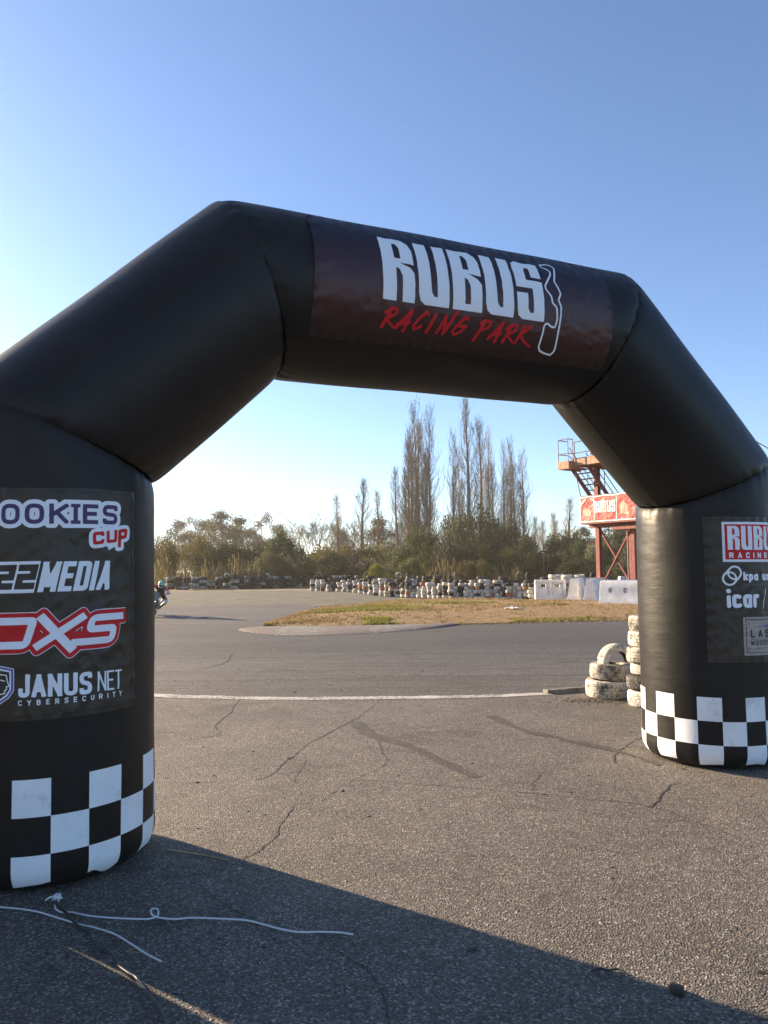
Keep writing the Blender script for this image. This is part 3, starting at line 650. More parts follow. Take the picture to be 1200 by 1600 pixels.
def wrinkle(U, V, seed, amp):
    a = 0.6 + 0.5 * vnoise(U * 2, V * 2, seed + 5); x = U * math.cos(0.6) + V * math.sin(0.6); y = -U * math.sin(0.6) + V * math.cos(0.6)
    w = 1 - np.abs(2 * vnoise(x * 5 + 3 * vnoise(U * 3, V * 3, seed + 1), y * 14, seed)) ** 0.8
    w2 = 1 - np.abs(2 * vnoise(x * 16, y * 6 + 2 * vnoise(U * 4, V * 4, seed + 2), seed + 3)) ** 0.8
    return amp * (0.7 * w * a + 0.5 * w2 * (1 - a) + 0.6 * vnoise(U * 25, V * 25, seed + 4))
class Cloth:
    def __init__(s, kind, u0, u1, v0, v1, seed, amp, m):
        s.kind = kind; s.r = (u0, u1, v0, v1); s.seed = seed; s.amp = amp; s.k = 0
        P, F = s.grid(); mb = MB(); mb.v = [tuple(p) for p in P]; mb.f = F; mb.mi = [0] * len(F)
        s.o = part(mb, 'banner', m, arch, smooth=True)
    def map(s, U, V, off):
        u0, u1, v0, v1 = s.r
        if s.kind == 'beam':
            A, t = AL2, dirs[2]; e = Vector((0, 0, 1)); e = (e - t * e.dot(t)).normalized(); ang = V / AR; l = U
        else:
            A, B = (AL0, AL1) if s.kind == 'left' else (AR0, AR1); t = (B - A).normalized(); e = (EX - t * EX.dot(t)).normalized(); ang = U / AR; l = V
        ed = np.minimum(np.minimum(U - u0, u1 - U), np.minimum(V - v0, v1 - V)); ed = np.clip(ed / 0.05, 0, 1)
        pk = 0.004 * np.sin(U * 70 + 2 * np.sin(V * 9)) * np.exp(-np.minimum(V - v0, v1 - V) / 0.05) + 0.004 * np.sin(V * 60 + 2 * np.sin(U * 11)) * np.exp(-np.minimum(U - u0, u1 - U) / 0.05)
        r = AR + 0.005 + off + wrinkle(U, V, s.seed, s.amp) * (0.35 + 0.65 * ed) + pk + 0.004
        A, t, e, m_ = (np.array(x) for x in (A - ORI, t, e, MF))
        return A + np.outer(l, t) + r[:, None] * (np.outer(np.cos(ang), m_) + np.outer(np.sin(ang), e))
    def grid(s):
        u0, u1, v0, v1 = s.r; nu = int((u1 - u0) / 0.009); nv = int((v1 - v0) / 0.009)
        wob = lambda a, sd: 0.006 * vnoise(a * 6, a * 0, sd)
        U, V = np.meshgrid(np.linspace(0, 1, nu), np.linspace(0, 1, nv)); U = U.ravel(); V = V.ravel()
        uu = u0 + (u1 - u0) * U; vv = v0 + (v1 - v0) * V
        uu = uu + wob(vv, 1) * (1 - U) + wob(vv, 2) * U; vv = vv + wob(uu, 3) * (1 - V) + wob(uu, 4) * V
        P = s.map(uu, vv, 0.0)
        return P, [(j * nu + i, j * nu + i + 1, (j + 1) * nu + i + 1, (j + 1) * nu + i) for j in range(nv - 1) for i in range(nu - 1)]
    def ink(s, name, fn, box, m, res=0.0035, lvl=1):
        P, F = outline_mesh(fn, box, res)
        if not F: return
        Q = s.map(P[:, 0], P[:, 1], 0.0014 * lvl); mb = MB(); mb.v = [tuple(p) for p in Q]; mb.f = F; mb.mi = [0] * len(F)
        mb.build(name, m, s.o, smooth=True)
    def hem(s):
        u0, u1, v0, v1 = s.r
        s.ink('hem', lambda X, Y: np.abs(rect(X, Y, u0 + 0.02, u1 - 0.02, v0 + 0.02, v1 - 0.02)) - 0.0022, (u0 + 0.01, u1 - 0.01, v0 + 0.01, v1 - 0.01), M['p_dark'], 0.004)

# --- beam banner
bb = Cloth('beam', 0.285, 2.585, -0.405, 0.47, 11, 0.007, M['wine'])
bb.ink('lettering', lambda X, Y: block(X, Y, 'RUBUS', 0.738, -0.122, 0.442, 0.224, 0.0285), (0.72, 2.0, -0.15, 0.34), M['p_white'])
def brush(X, Y):
    o = np.full(X.shape, 1e3)
    G = {'R': [[(0.12, 0), (0.35, 0.98)], [(0.0, 0.75), (0.35, 1.0), (0.85, 1.0), (0.9, 0.75), (0.25, 0.42), (1.1, 0.05)]], 'A': [[(0, 0.0), (0.8, 1.0)], [(0.8, 1.0), (0.72, -0.12)], [(0.05, 0.22), (0.95, 0.38)]], 'C': [[(1, 0.85), (0.8, 1.0), (0.35, 0.6), (0.1, 0.2), (0.3, 0.0), (0.8, 0.22)]],
         'I': [[(0.1, 0), (0.5, 1)]], 'N': [[(0, 0), (0.3, 0.9)], [(0.3, 0.95), (0.6, 0.0)], [(0.6, 0.0), (1.15, 1.3)]], 'G': [[(1, 0.9), (0.75, 1.0), (0.25, 0.55), (0.05, 0.15), (0.3, 0.0), (0.8, 0.2), (1.0, 0.5)], [(0.5, 0.48), (1.1, 0.52)]],
         'P': [[(0.0, -0.15), (0.4, 0.98)], [(0.05, 0.8), (0.4, 1.0), (0.95, 0.95), (0.9, 0.65), (0.2, 0.4)]], 'K': [[(0.05, 0), (0.3, 1)], [(0.95, 1.05), (0.15, 0.45)], [(0.2, 0.5), (0.7, 0.2), (1.6, -0.1)]]}
    x = 0.742
    for i, c in enumerate('RACING PARK'):
        if c == ' ': x += 0.075; continue
        w, h = 0.082, 0.118; y0 = -0.288 + 0.004 * ((i * 7) % 3); sh = 0.28
        if c == 'I': w = 0.05
        for P in G[c]:
            Q = [(x + a * w + sh * b * h, y0 + b * h) for a, b in P]; N = len(Q)
            for k in range(N - 1):
                hw = 0.0105 - 0.0035 * (k / max(1, N - 1)); o = np.minimum(o, seg(X, Y, Q[k], Q[k + 1], hw))
        x += w + (0.026 if c != 'I' else 0.03)
    return o + 0.0035 * vnoise(X * 90, Y * 30, 8)
bb.ink('lettering', brush, (0.70, 2.1, -0.33, -0.10), M['p_red'], lvl=2)
TRK = [(605, 180), (620, 200), (660, 215), (690, 235), (690, 260), (650, 340), (655, 365), (700, 420), (708, 470), (740, 505), (745, 600), (725, 660), (700, 655), (665, 625), (645, 640), (600, 800), (605, 835), (640, 855), (690, 870), (720, 840), (750, 700), (775, 560), (775, 500), (752, 450), (770, 405), (760, 370), (720, 310), (722, 230), (715, 205), (690, 190), (640, 182)]
def beam_uv(px, py):
    A = np.array(AL2); t = np.array(dirs[2]); C = np.array((0, 0, CAM_H)); v = np.array(ray(px, py)); a = v - (v @ t) * t; b = (C - A) - ((C - A) @ t) * t
    qa, qb, qc = a @ a, 2 * a @ b, b @ b - AR * AR; s = (-qb - math.sqrt(max(0, qb * qb - 4 * qa * qc))) / (2 * qa); Q = C + s * v; l = (Q - A) @ t; nn = (Q - A - l * t) / AR
    return l, AR * math.atan2(nn[2], nn @ np.array(MF))
TUV = [beam_uv(720 + x / 5, 380 + y / 5) for x, y in TRK]
bb.ink('circuit_outline', lambda X, Y: polyline(X, Y, TUV, 0.0065, True, 0.012), (1.93, 2.24, -0.4, 0.4), M['p_white'])

# --- left banner
lb = Cloth('left', -0.70, 0.425, 0.858, 2.018, 21, 0.009, M['cloth'])
rook = lambda X, Y: text(X, Y, 'ROOKIES', -0.372, 1.833, 0.103, 0.088, 0.0105, 0, 0, 0.03, 0.676)
def serif_i(X, Y): return np.minimum(rect(X, Y, 0.061, 0.107, 1.833, 1.851), rect(X, Y, 0.061, 0.107, 1.918, 1.936))
rook2 = lambda X, Y: np.minimum(rook(X, Y), serif_i(X, Y))
lb.ink('lettering_backing', lambda X, Y: rook2(X, Y) - 0.021, (-0.42, 0.36, 1.79, 1.97), M['p_white'])
lb.ink('lettering', rook2, (-0.40, 0.33, 1.82, 1.95), M['p_purple'], lvl=2)
def rot(fn, cx, cy, a):
    c, s = math.cos(a), math.sin(a); return lambda X, Y: fn(cx + (X - cx) * c + (Y - cy) * s, cy - (X - cx) * s + (Y - cy) * c)
cup = rot(lambda X, Y: np.minimum(text(X, Y, 'CU', 0.163, 1.735, 0.066, 0.062, 0.0085, 0.012, 0.12, 0.006), polyline(X - 0.12 * (Y - 1.735), Y, [(0.312, 1.715), (0.312, 1.792), (0.352, 1.792), (0.352, 1.757), (0.312, 1.757)], 0.0095, False, 0.006)), 0.26, 1.765, R(7))
tail = lambda X, Y: polygon(X, Y, [(0.245, 1.735), (0.34, 1.745), (0.25, 1.695)])
lb.ink('lettering_backing', lambda X, Y: np.minimum(cup(X, Y) - 0.019, tail(X, Y)), (0.12, 0.41, 1.68, 1.85), M['p_white'], lvl=3)
lb.ink('lettering', cup, (0.13, 0.40, 1.69, 1.83), M['p_red'], lvl=4)
two = lambda X, Y: text(X, Y, '22', -0.298, 1.505, 0.124, 0.094, 0.0165, 0.010, 0.2)
lb.ink('number_plate', lambda X, Y: np.maximum(rect(X, Y, -0.42, -0.105, 1.487, 1.645, 0.2), -two(X, Y)), (-0.43, -0.05, 1.47, 1.66), M['p_white'])
lb.ink('lettering', lambda X, Y: text(X, Y, 'MEDIA', -0.090, 1.489, 0.152, 0.069, 0.0130, 0, 0.2, 0.012, 0.343), (-0.12, 0.33, 1.47, 1.66), M['p_white'])
def oxs_fill(X, Y):
    x_ = X - 0.30 * (Y - 1.212)
    return np.minimum(rect(x_, Y, -0.375, -0.10, 1.2285, 1.3475), rect(X, Y, -0.15, 0.22, 1.235, 1.285))
def oxs(X, Y):
    sh = 0.30; x_ = X - sh * (Y - 1.212)
    o = polyline(x_, Y, [(-0.375, 1.2285), (-0.375, 1.3475), (-0.145, 1.3475), (-0.145, 1.2285)], 0.0185, True, 0.018)
    S_ = polyline(x_, Y, [(0.292, 1.3475), (0.130, 1.3475), (0.130, 1.290), (0.262, 1.290), (0.262, 1.2285), (0.075, 1.2285)], 0.0175, False, 0.022)
    Xl = np.minimum(seg(X, Y, (-0.085, 1.222), (0.118, 1.355), 0.018, True, True), seg(X, Y, (-0.062, 1.355), (0.062, 1.205), 0.0215, True, True))
    return np.minimum(np.minimum(o, S_), Xl)
lb.ink('lettering_edge', lambda X, Y: np.minimum(oxs(X, Y) - 0.025, oxs_fill(X, Y)), (-0.47, 0.36, 1.15, 1.41), M['p_white'])
lb.ink('lettering_backing', lambda X, Y: np.minimum(oxs(X, Y) - 0.0215, oxs_fill(X, Y)), (-0.47, 0.36, 1.15, 1.41), M['p_red'], lvl=2)
lb.ink('lettering', oxs, (-0.45, 0.34, 1.17, 1.39), M['p_white'], lvl=3)
slope = lambda fn, k, u0: (lambda X, Y: fn(X, Y - k * (X - u0)))
lb.ink('lettering', slope(lambda X, Y: np.minimum(text(X, Y, 'JANUS', -0.172, 0.972, 0.113, 0.064, 0.0105, 0, 0, 0.022, 0.340), text(X, Y, 'NET', 0.196, 0.980, 0.102, 0.046, 0.0048, 0, 0, 0.01, 0.138)), -0.035, -0.17), (-0.19, 0.36, 0.94, 1.11), M['p_white'], 0.003)
lb.ink('lettering', slope(lambda X, Y: text(X, Y, 'CYBERSECURITY', -0.172, 0.931, 0.027, 0.0185, 0.0026, 0, 0, 0.006, 0.508), -0.012, -0.17), (-0.19, 0.36, 0.91, 0.975), M['p_white'], 0.002)
SH = [(-0.287, 1.135), (-0.192, 1.115), (-0.192, 1.005), (-0.215, 0.97), (-0.287, 0.922), (-0.359, 0.97), (-0.382, 1.005), (-0.382, 1.115)]
lb.ink('emblem', lambda X, Y: np.maximum(polygon(X, Y, SH), -polygon(X, Y, SH) - 0.022), (-0.40, -0.17, 0.90, 1.15), M['p_white'], 0.003)
lb.ink('emblem', lambda X, Y: np.abs(polygon(X, Y, SH) + 0.0085) - 0.0045, (-0.40, -0.17, 0.90, 1.15), M['p_blue'], 0.003, 2)
FACE = [[(-0.275, 1.09), (-0.228, 1.083), (-0.222, 1.05), (-0.214, 1.03), (-0.228, 1.026), (-0.226, 1.012), (-0.236, 1.008), (-0.234, 0.994), (-0.262, 0.99), (-0.268, 0.97)], [(-0.255, 1.06), (-0.238, 1.055)], [(-0.276, 1.075), (-0.262, 1.03), (-0.272, 1.0)]]
lb.ink('emblem', lambda X, Y: np.minimum.reduce([polyline(s_ * (X + 0.287) - 0.287, Y, P, 0.0028) for P in FACE for s_ in (1, -1)]), (-0.37, -0.19, 0.95, 1.11), M['p_white'], 0.0025, 3)

# --- right banner
rb = Cloth('right', -0.456, 0.66, 0.840, 1.980, 31, 0.007, M['cloth'])
for q_ in (bb, lb, rb): q_.hem()
rb.ink('sign_border', lambda X, Y: rect(X, Y, -0.322, 0.285, 1.623, 1.938), (-0.34, 0.30, 1.6, 1.96), M['p_white'])
rb.ink('sign_panel', lambda X, Y: rect(X, Y, -0.303, 0.266, 1.642, 1.919), (-0.34, 0.30, 1.6, 1.96), M['p_red'], lvl=2)
rb.ink('lettering', lambda X, Y: block(X, Y, 'RUBUS', -0.284, 1.718, 0.188, 0.093, 0.0145), (-0.30, 0.26, 1.70, 1.92), M['p_white'], 0.003, 3)
rb.ink('lettering', lambda X, Y: text(X, Y, 'RACING.', -0.276, 1.653, 0.044, 0.034, 0.0052, 0, 0, 0.008, 0.385), (-0.30, 0.26, 1.64, 1.71), M['p_white'], 0.003, 3)
def kpa(X, Y):
    e = lambda cx, cy: np.abs(np.hypot((X - cx), (Y - cy)) - 0.047) - 0.0085
    c2 = lambda cx, cy: np.hypot(X - cx, Y - cy)
    outer = seg(X, Y, (-0.278, 1.492), (-0.238, 1.538), 0.056); ring = np.maximum(outer, -(outer + 0.015))
    a = np.maximum(np.abs(c2(-0.278, 1.492) - 0.05) - 0.007, -((X + 0.258) + (Y - 1.515) * 1.15 + 0.0)); b = np.maximum(np.abs(c2(-0.238, 1.538) - 0.05) - 0.007, ((X + 0.258) + (Y - 1.515) * 1.15))
    return np.minimum(ring, np.minimum(a, b))
rb.ink('emblem', kpa, (-0.36, -0.15, 1.42, 1.61), M['p_white'], 0.003)
rb.ink('lettering', lambda X, Y: text(X, Y, 'kpa un', -0.172, 1.477, 0.066, 0.046, 0.0085, 0.008, 0, 0.014), (-0.19, 0.16, 1.44, 1.56), M['p_white'], 0.003)
rb.ink('lettering', lambda X, Y: text(X, Y, 'SOLUCIONES', -0.172, 1.436, 0.017, 0.014, 0.0017, 0, 0, 0.004, 0.205), (-0.19, 0.10, 1.425, 1.46), M['p_grey'], 0.002)
rb.ink('lettering', lambda X, Y: np.minimum(text(X, Y, 'icar', -0.305, 1.263, 0.142, 0.086, 0.0155, 0.010, 0, 0.035, None, False), seg(X, Y, (0.002, 1.255), (0.040, 1.415), 0.003)), (-0.33, 0.08, 1.24, 1.43), M['p_white'], 0.003)
rb.ink('wood_sign', lambda X, Y: rect(X, Y, -0.187, 0.255, 0.893, 1.191), (-0.20, 0.27, 0.88, 1.2), M['p_wood'])
def lz(X, Y):
    fr = np.abs(rect(X, Y, -0.165, 0.233, 0.915, 1.170)) - 0.0028
    dots = np.minimum.reduce([np.hypot(X - a, Y - b) - 0.006 for a in (-0.142, 0.21) for b in (0.945, 1.14)])
    return np.minimum.reduce([fr, dots, text(X, Y, 'LASER', -0.128, 1.030, 0.062, 0.044, 0.0065, 0, 0, 0.012, 0.325), text(X, Y, 'WOODCRAFT', -0.132, 0.972, 0.036, 0.028, 0.0036, 0, 0, 0.008, 0.333), seg(X, Y, (-0.13, 1.018), (0.20, 1.018), 0.0014), seg(X, Y, (-0.10, 0.948), (0.17, 0.948), 0.002)])
rb.ink('lettering', lz, (-0.18, 0.25, 0.90, 1.185), M['p_ink'], 0.0022, 2)
rb.ink('emblem', lambda X, Y: np.minimum.reduce([seg(X, Y, (-0.06, 1.118), (0.13, 1.118), 0.0022)] + [seg(X, Y, (0.034 - 0.024 * math.cos(a), 1.118 - 0.024 * math.sin(a)), (0.034 + 0.024 * math.cos(a), 1.118 + 0.024 * math.sin(a)), 0.0016) for a in (0.4, 0.9, 1.57, 2.2, 2.7)]), (-0.08, 0.15, 1.085, 1.15), M['p_blue'], 0.002, 2)

# ------------------------------------------------------------------ cords, cable, litter on the lot
def on_ground(L, z=0.007): return [(*gnd(*q, z), z) for q in L]
def spline_tube(P, r, k=8, n=8):
    mb = MB(); mb.tube(curve_pts(P, k), r, n); return mb
c = thing('tie_cord', 'knotted white cord with a small loop, tied at the left arch leg', 'cord', (*gnd(85, 1412), 0))
co = Vector(c.location)
loop = [(225, 1436), (236, 1435), (246, 1431), (247, 1425), (241, 1422.5), (235.5, 1426), (238, 1432.5), (250, 1434)]
Lw = [(88, 1408), (86, 1418), (95, 1425), (110, 1425), (140, 1431), (180, 1434.5)] + loop + [(275, 1436), (300, 1434), (345, 1435.5), (385, 1438), (410, 1444), (440, 1452), (470, 1456.5), (500, 1456), (530, 1457), (552, 1460)]
P = [Vector(p) - co for p in on_ground(Lw)]
for i in range(6 + 3, 6 + 7): P[i].z += 0.009
part(spline_tube(P, 0.0040), 'cord', M['rope'], c, True)
mb = MB(); kx = Vector((*gnd(89, 1410), 0.02)) - co
for i in range(7):
    a = i * 0.9; mb.tube(curve_pts([kx + Vector((0.02 * math.cos(a), 0.02 * math.sin(a), 0.012 * math.sin(2 * a))), kx + Vector((0.014 * math.cos(a + 1.5), 0.014 * math.sin(a + 1.5), 0.014)), kx + Vector((0.022 * math.cos(a + 3), 0.02 * math.sin(a + 3), -0.004))], 5), 0.0042, 6)
mb.tube(curve_pts([kx, kx + Vector((-0.03, 0.005, 0.004)), kx + Vector((-0.055, 0.0, -0.01))], 5), 0.0048, 6); part(mb, 'knot', M['rope'], c, True)
P = on_ground([(-60, 1402), (-20, 1412), (0, 1417), (30, 1420), (60, 1425), (90, 1434), (120, 1443), (150, 1450), (180, 1460), (205, 1475), (230, 1491), (252, 1502)])
tag(spline_tube(P, 0.0037).build('loose_cord', M['rope'], smooth=True), 'white cord coming in from the left edge and ending below the looped cord', 'cord')
P = on_ground([(84, 1404), (90, 1414), (105, 1428), (120, 1445), (140, 1460), (145, 1470), (155, 1484), (172, 1489), (185, 1508), (200, 1520), (213, 1528), (222, 1545), (236, 1558), (246, 1572), (256, 1590), (262, 1610), (275, 1660)], 0.014)
c = thing('power_cable', 'black electric cable running from the left arch leg to the bottom edge', 'cable', (*gnd(90, 1410), 0)); co = Vector(c.location)
part(spline_tube([Vector(p) - co for p in P], 0.0065), 'cable', M['cable'], c, True)
part(spline_tube([Vector(p) - co for p in on_ground([(215, 1533.5), (220, 1540), (224, 1545)], 0.016)], 0.0072, 4), 'tape', M['copper'], c, True)
P = on_ground([(218, 1478), (196, 1487), (222, 1488)], 0.004)
mb = MB(); mb.tube(P[:2], 0.0016, 5); mb.tube(P[1:], 0.0016, 5); tag(mb.build('straw', M['straw']), 'thin dry straw bent in a V beside the short white cord', 'straw')
P = on_ground([(262, 1327), (300, 1333), (330, 1338), (357, 1344)], 0.006)
tag(spline_tube(P, 0.004, 5, 6).build('straw', M['straw'], smooth=True), 'dry pale stalk lying along the shadow edge beside the left arch leg', 'straw')
def lump(name, px, py, r, m, label, cat, sc=(1, 0.7, 0.5), seed=1):
    rr = random.Random(seed); bm = bmesh.new(); bmesh.ops.create_icosphere(bm, subdivisions=3, radius=r)
    for v_ in bm.verts:
        k = 1 + 0.22 * math.sin(v_.co.x / r * 3 + seed) * math.cos(v_.co.y / r * 4) + rr.uniform(-0.06, 0.06); v_.co = Vector((v_.co.x * sc[0] * k, v_.co.y * sc[1] * k, v_.co.z * sc[2] * k))
    me = bpy.data.meshes.new(name); bm.to_mesh(me); bm.free(); me.materials.append(m); o = bpy.data.objects.new(name, me); COL.objects.link(o)
    x, y = gnd(px, py); o.location = (x, y, r * sc[2] * 0.8); o.rotation_euler = (0, 0, seed); return tag(o, label, cat)
stone = mat('pale_stone', (0.22, 0.2, 0.17), (0.32, 0.3, 0.26), 20, 0.9)
lump('stone', 633, 1536, 0.016, stone, 'small pale stone in the shadow near the bottom centre', 'stone', seed=2)
lump('rubber_lump', 1058, 1551, 0.034, M['rubber'], 'torn black rubber lump at the shadow edge, lower right', 'rubber', (1.1, 0.7, 0.45), 5)
mb = MB(); mb.tube(curve_pts(on_ground([(925, 1517), (938, 1513), (950, 1516), (965, 1514), (978, 1520)], 0.008), 5), 0.004, 5); tag(mb.build('rubber_strip', M['rubber']), 'thin curled black rubber strip lying on the shadow edge', 'rubber')
rr = random.Random(12); mb = MB(); mb2 = MB()
for i in range(520):
    y = rr.uniform(2.4, 12) if i < 330 else rr.uniform(9, 20); x = rr.uniform(-0.62, 0.62) * y * 1.2
    a = rr.uniform(0, 3.14); l = rr.uniform(0.006, 0.028) * (1 if i % 9 else 1.6); w = l * rr.uniform(0.2, 0.6); h = rr.uniform(0.003, 0.008)
    t_ = mb if rr.random() < 0.72 else mb2
    if t_ is mb2: l *= 0.6; w = l * 0.7
    ca, sa = math.cos(a), math.sin(a)
    if t_ is mb and (Vector((x, y, 0)) - AL0).length < 0.55: continue
    t_.add([(x + ca * l, y + sa * l, 0.001), (x - sa * w, y + ca * w, 0.001), (x - ca * l, y - sa * l, 0.001), (x + sa * w, y - ca * w, 0.001), (x + ca * l * 0.2, y, 0.001 + h)], [(0, 1, 4), (1, 2, 4), (2, 3, 4), (3, 0, 4)])
for i in range(260):
    y = rr.uniform(9.6, 19); x = rr.uniform(-0.45, 0.5) * y; l = rr.uniform(0.006, 0.018); w = l * rr.uniform(0.3, 0.8); h = rr.uniform(0.004, 0.010); a = rr.uniform(0, 3.14); ca, sa = math.cos(a), math.sin(a)
    (mb if rr.random() < 0.6 else mb2).add([(x + ca * l, y + sa * l, -0.004), (x - sa * w, y + ca * w, -0.004), (x - ca * l, y - sa * l, -0.004), (x + sa * w, y - ca * w, -0.004), (x + ca * l * 0.2, y, h)], [(0, 1, 4), (1, 2, 4), (2, 3, 4), (3, 0, 4)])
tag(mb.build('rubber_crumbs', M['rubber']), 'small black rubber crumbs scattered over the asphalt', 'rubber crumbs', kind='stuff')
tag(mb2.build('grit', stone), 'small pale bits of grit scattered over the asphalt', 'grit', kind='stuff')
x, y = gnd(803, 958); mb = MB(); rr = random.Random(4); N = 9
for j in range(N):
    for i in range(N * 2): mb.v.append(((i / (N * 2 - 1) - 0.5) * 0.66 + rr.uniform(-.03, .03), (j / (N - 1) - 0.5) * (0.5 * math.sin(0.4 + 2.6 * i / (N * 2 - 1)) ** 1.5 + 0.05 * math.sin(i * 1.9)), 0.015 + 0.07 * abs(math.sin(i * 0.9 + j * 0.8)) * rr.uniform(0.0, 1) * (1 - abs(i / (N * 2 - 1) - 0.45))))
for j in range(N - 1):
    for i in range(N * 2 - 1): mb.f.append((j * N * 2 + i, j * N * 2 + i + 1, (j + 1) * N * 2 + i + 1, (j + 1) * N * 2 + i)); mb.mi.append(0)
o = mb.build('plastic_sheet', M['b_white']); o.location = (x, y, 0.15); tag(o, 'crumpled white plastic sheet lying on the dry grass island', 'plastic litter')
P0 = AR1 + Vector((0.33, 0.1, 0.50)); P1 = P0 + Vector((6, 2.4, -1.9))
mb = MB(); mb.tube([P0.lerp(P1, i / 12) - Vector((0, 0, 0.18 * math.sin(math.pi * i / 12))) for i in range(13)], 0.004, 6); tag(mb.build('guy_line', M['cable']), 'thin dark guy line running right from the right shoulder of the arch', 'guy line')
# box added out of frame, tapered to shade the ground beside the leg's shadow
bl = thing('added_shade_box', 'tall black tapered box added out of view left of the arch to cast shade', 'shade blocker', (-2.634, 3.78, 0), math.atan2(0.826, 0.5635))
mb = MB(); mb.box((0, 0, 0.59), (0.72, 0.5, 1.1), bev=0.03, top=(0.72, 0.85)); part(mb, 'box_body', M['cable'], bl, True, 40)
mb = MB(); mb.lathe([(0.19, 0), (0.18, 0.03), (0.04, 0.02), (0.02, 0.0)], 24, Matrix.Translation((0, -0.262, 0.42)) @ Matrix.Rotation(R(90), 4, 'X')); part(mb, 'box_disc', M['steel'], bl, True, 40)
for sx_ in (-.28, .28):
    for sy_ in (-.18, .18): mb = MB(); mb.box((sx_, sy_, 0.022), (0.06, 0.06, 0.044)); part(mb, 'foot', M['rubber'], bl)

# ------------------------------------------------------------------ tyres
def tyre_prof(Rr, h, detail):
    k = h / 2
    if detail: return [(Rr * 0.60, -k * 0.72), (Rr * 0.66, -k * 0.95), (Rr * 0.80, -k), (Rr * 0.93, -k * 0.90), (Rr * 0.985, -k * 0.70), (Rr * 0.993, -k * 0.42), (Rr * 0.975, -k * 0.40), (Rr * 0.975, -k * 0.34), (Rr, -k * 0.32), (Rr, -k * 0.05), (Rr * 0.98, -k * 0.03), (Rr * 0.98, k * 0.03), (Rr, k * 0.05), (Rr, k * 0.32), (Rr * 0.975, k * 0.34), (Rr * 0.975, k * 0.40), (Rr * 0.993, k * 0.42), (Rr * 0.985, k * 0.70), (Rr * 0.93, k * 0.90), (Rr * 0.80, k), (Rr * 0.66, k * 0.95), (Rr * 0.60, k * 0.72), (Rr * 0.62, k * 0.6), (Rr * 0.88, k * 0.6), (Rr * 0.93, 0), (Rr * 0.88, -k * 0.6), (Rr * 0.62, -k * 0.6)]
    return [(Rr * 0.58, -k * 0.8), (Rr * 0.75, -k), (Rr * 0.93, -k * 0.86), (Rr, -k * 0.5), (Rr, k * 0.5), (Rr * 0.93, k * 0.86), (Rr * 0.75, k), (Rr * 0.58, k * 0.8), (Rr * 0.86, k * 0.4), (Rr * 0.86, -k * 0.4)]
def near_tyre(name, Rr, h, m, arc=1.0, m4=None):
    mb = MB(); pr = tyre_prof(Rr, h, True); nseg = 120 if arc > 0.99 else 60
    groove = {5, 6, 7, 9, 10, 11, 13, 14, 15}
    def mis(i, j):
        if i in (6, 10, 14): return 2
        if i in (4, 16) and j % 4 == 0: return 2
        if i in (8, 12) and (j + 2 * (i == 12)) % 5 == 0 and (j * 7) % 3: return 2
        return 1 if i >= 21 else 0
    mb.lathe(pr, nseg, m4, closed=True, mis=mis, arc=arc)
    if arc < 0.99:
        k = len(pr); o = len(mb.v) - (nseg + 1) * k; mb.f += [tuple(range(o, o + k)), tuple(range(o + nseg * k, o + nseg * k + k))[::-1]]; mb.mi += [1, 1]
    return mb.build(name, [m, M['rubber'], M['groove']], smooth=True, angle=35)
TN = ['lowest', 'second from bottom', 'third from bottom', 'fourth from bottom', 'fifth from bottom', 'topmost']
gx, gy = 3.055, 8.74; z = 0.0
for i, (h, Rr, dx, key, lab) in enumerate(((0.185, 0.262, 0.0, 't_white', 'white painted'), (0.170, 0.258, -0.015, 't_dark', 'bare black'), (0.135, 0.235, 0.02, 't_white', 'white painted'), (0.185, 0.262, 0.0, 't_grey', 'worn white'), (0.180, 0.245, 0.01, 't_white', 'white painted'), (0.185, 0.24, 0.02, 't_grey', 'worn white'))):
    o = near_tyre('tyre', Rr, h, M[key]); o.location = (gx + dx, gy + dx * 0.5, z + h / 2); o.rotation_euler = (R(random.uniform(-2, 2)), R(random.uniform(-2, 2)), i); z += h * 0.985
    tag(o, f'{lab} tyre, {TN[i]} of the tall stack beside the right arch leg', 'tyre', 'tyres stacked beside the right arch leg')
gx, gy = 2.735, 9.36; z = 0.0
for i, (h, Rr, dx, lab) in enumerate(((0.215, 0.262, 0.0, 'lower'), (0.195, 0.25, 0.045, 'upper'))):
    o = near_tyre('tyre', Rr, h, M['t_grey' if i else 't_white']); o.location = (gx + dx, gy, z + h / 2); o.rotation_euler = (R(1.5), R(-1), i * 2 + 0.4); z += h * 0.985
    tag(o, f'{lab} flat white tyre of the low stack topped by a half tyre', 'tyre', 'tyres stacked beside the right arch leg')
o = near_tyre('half_tyre', 0.235, 0.175, M['t_white'], 0.5, Matrix.Rotation(R(90), 4, 'X')); o.location = (gx + 0.13, gy + 0.03, z - 0.002); o.rotation_euler = (0, 0, R(14))
tag(o, 'white half tyre standing like an arch on the low tyre stack', 'tyre', 'tyres stacked beside the right arch leg')
far_mesh = {}
for key in ('t_white', 't_grey', 't_red', 't_orange', 't_dark', 't_pale'):
    for vi, (Rr, h) in enumerate(((0.27, 0.185), (0.25, 0.17), (0.285, 0.205), (0.155, 0.165), (0.145, 0.15), (0.17, 0.175))):
        mb = MB(); mb.lathe(tyre_prof(Rr, h, False), 18, closed=True); me = mb.build('tyre', M[key], smooth=True, angle=50)
        far_mesh[key, vi] = (me.data, Rr, h); bpy.data.objects.remove(me)
NAMES = {'t_white': 'white', 't_grey': 'dirty white', 't_red': 'faded red', 't_orange': 'faded orange', 't_dark': 'black', 't_pale': 'grey'}
TI = ['bottom tyre', 'second tyre up', 'third tyre up', 'fourth tyre up', 'fifth tyre up', 'sixth tyre up', 'seventh tyre up']
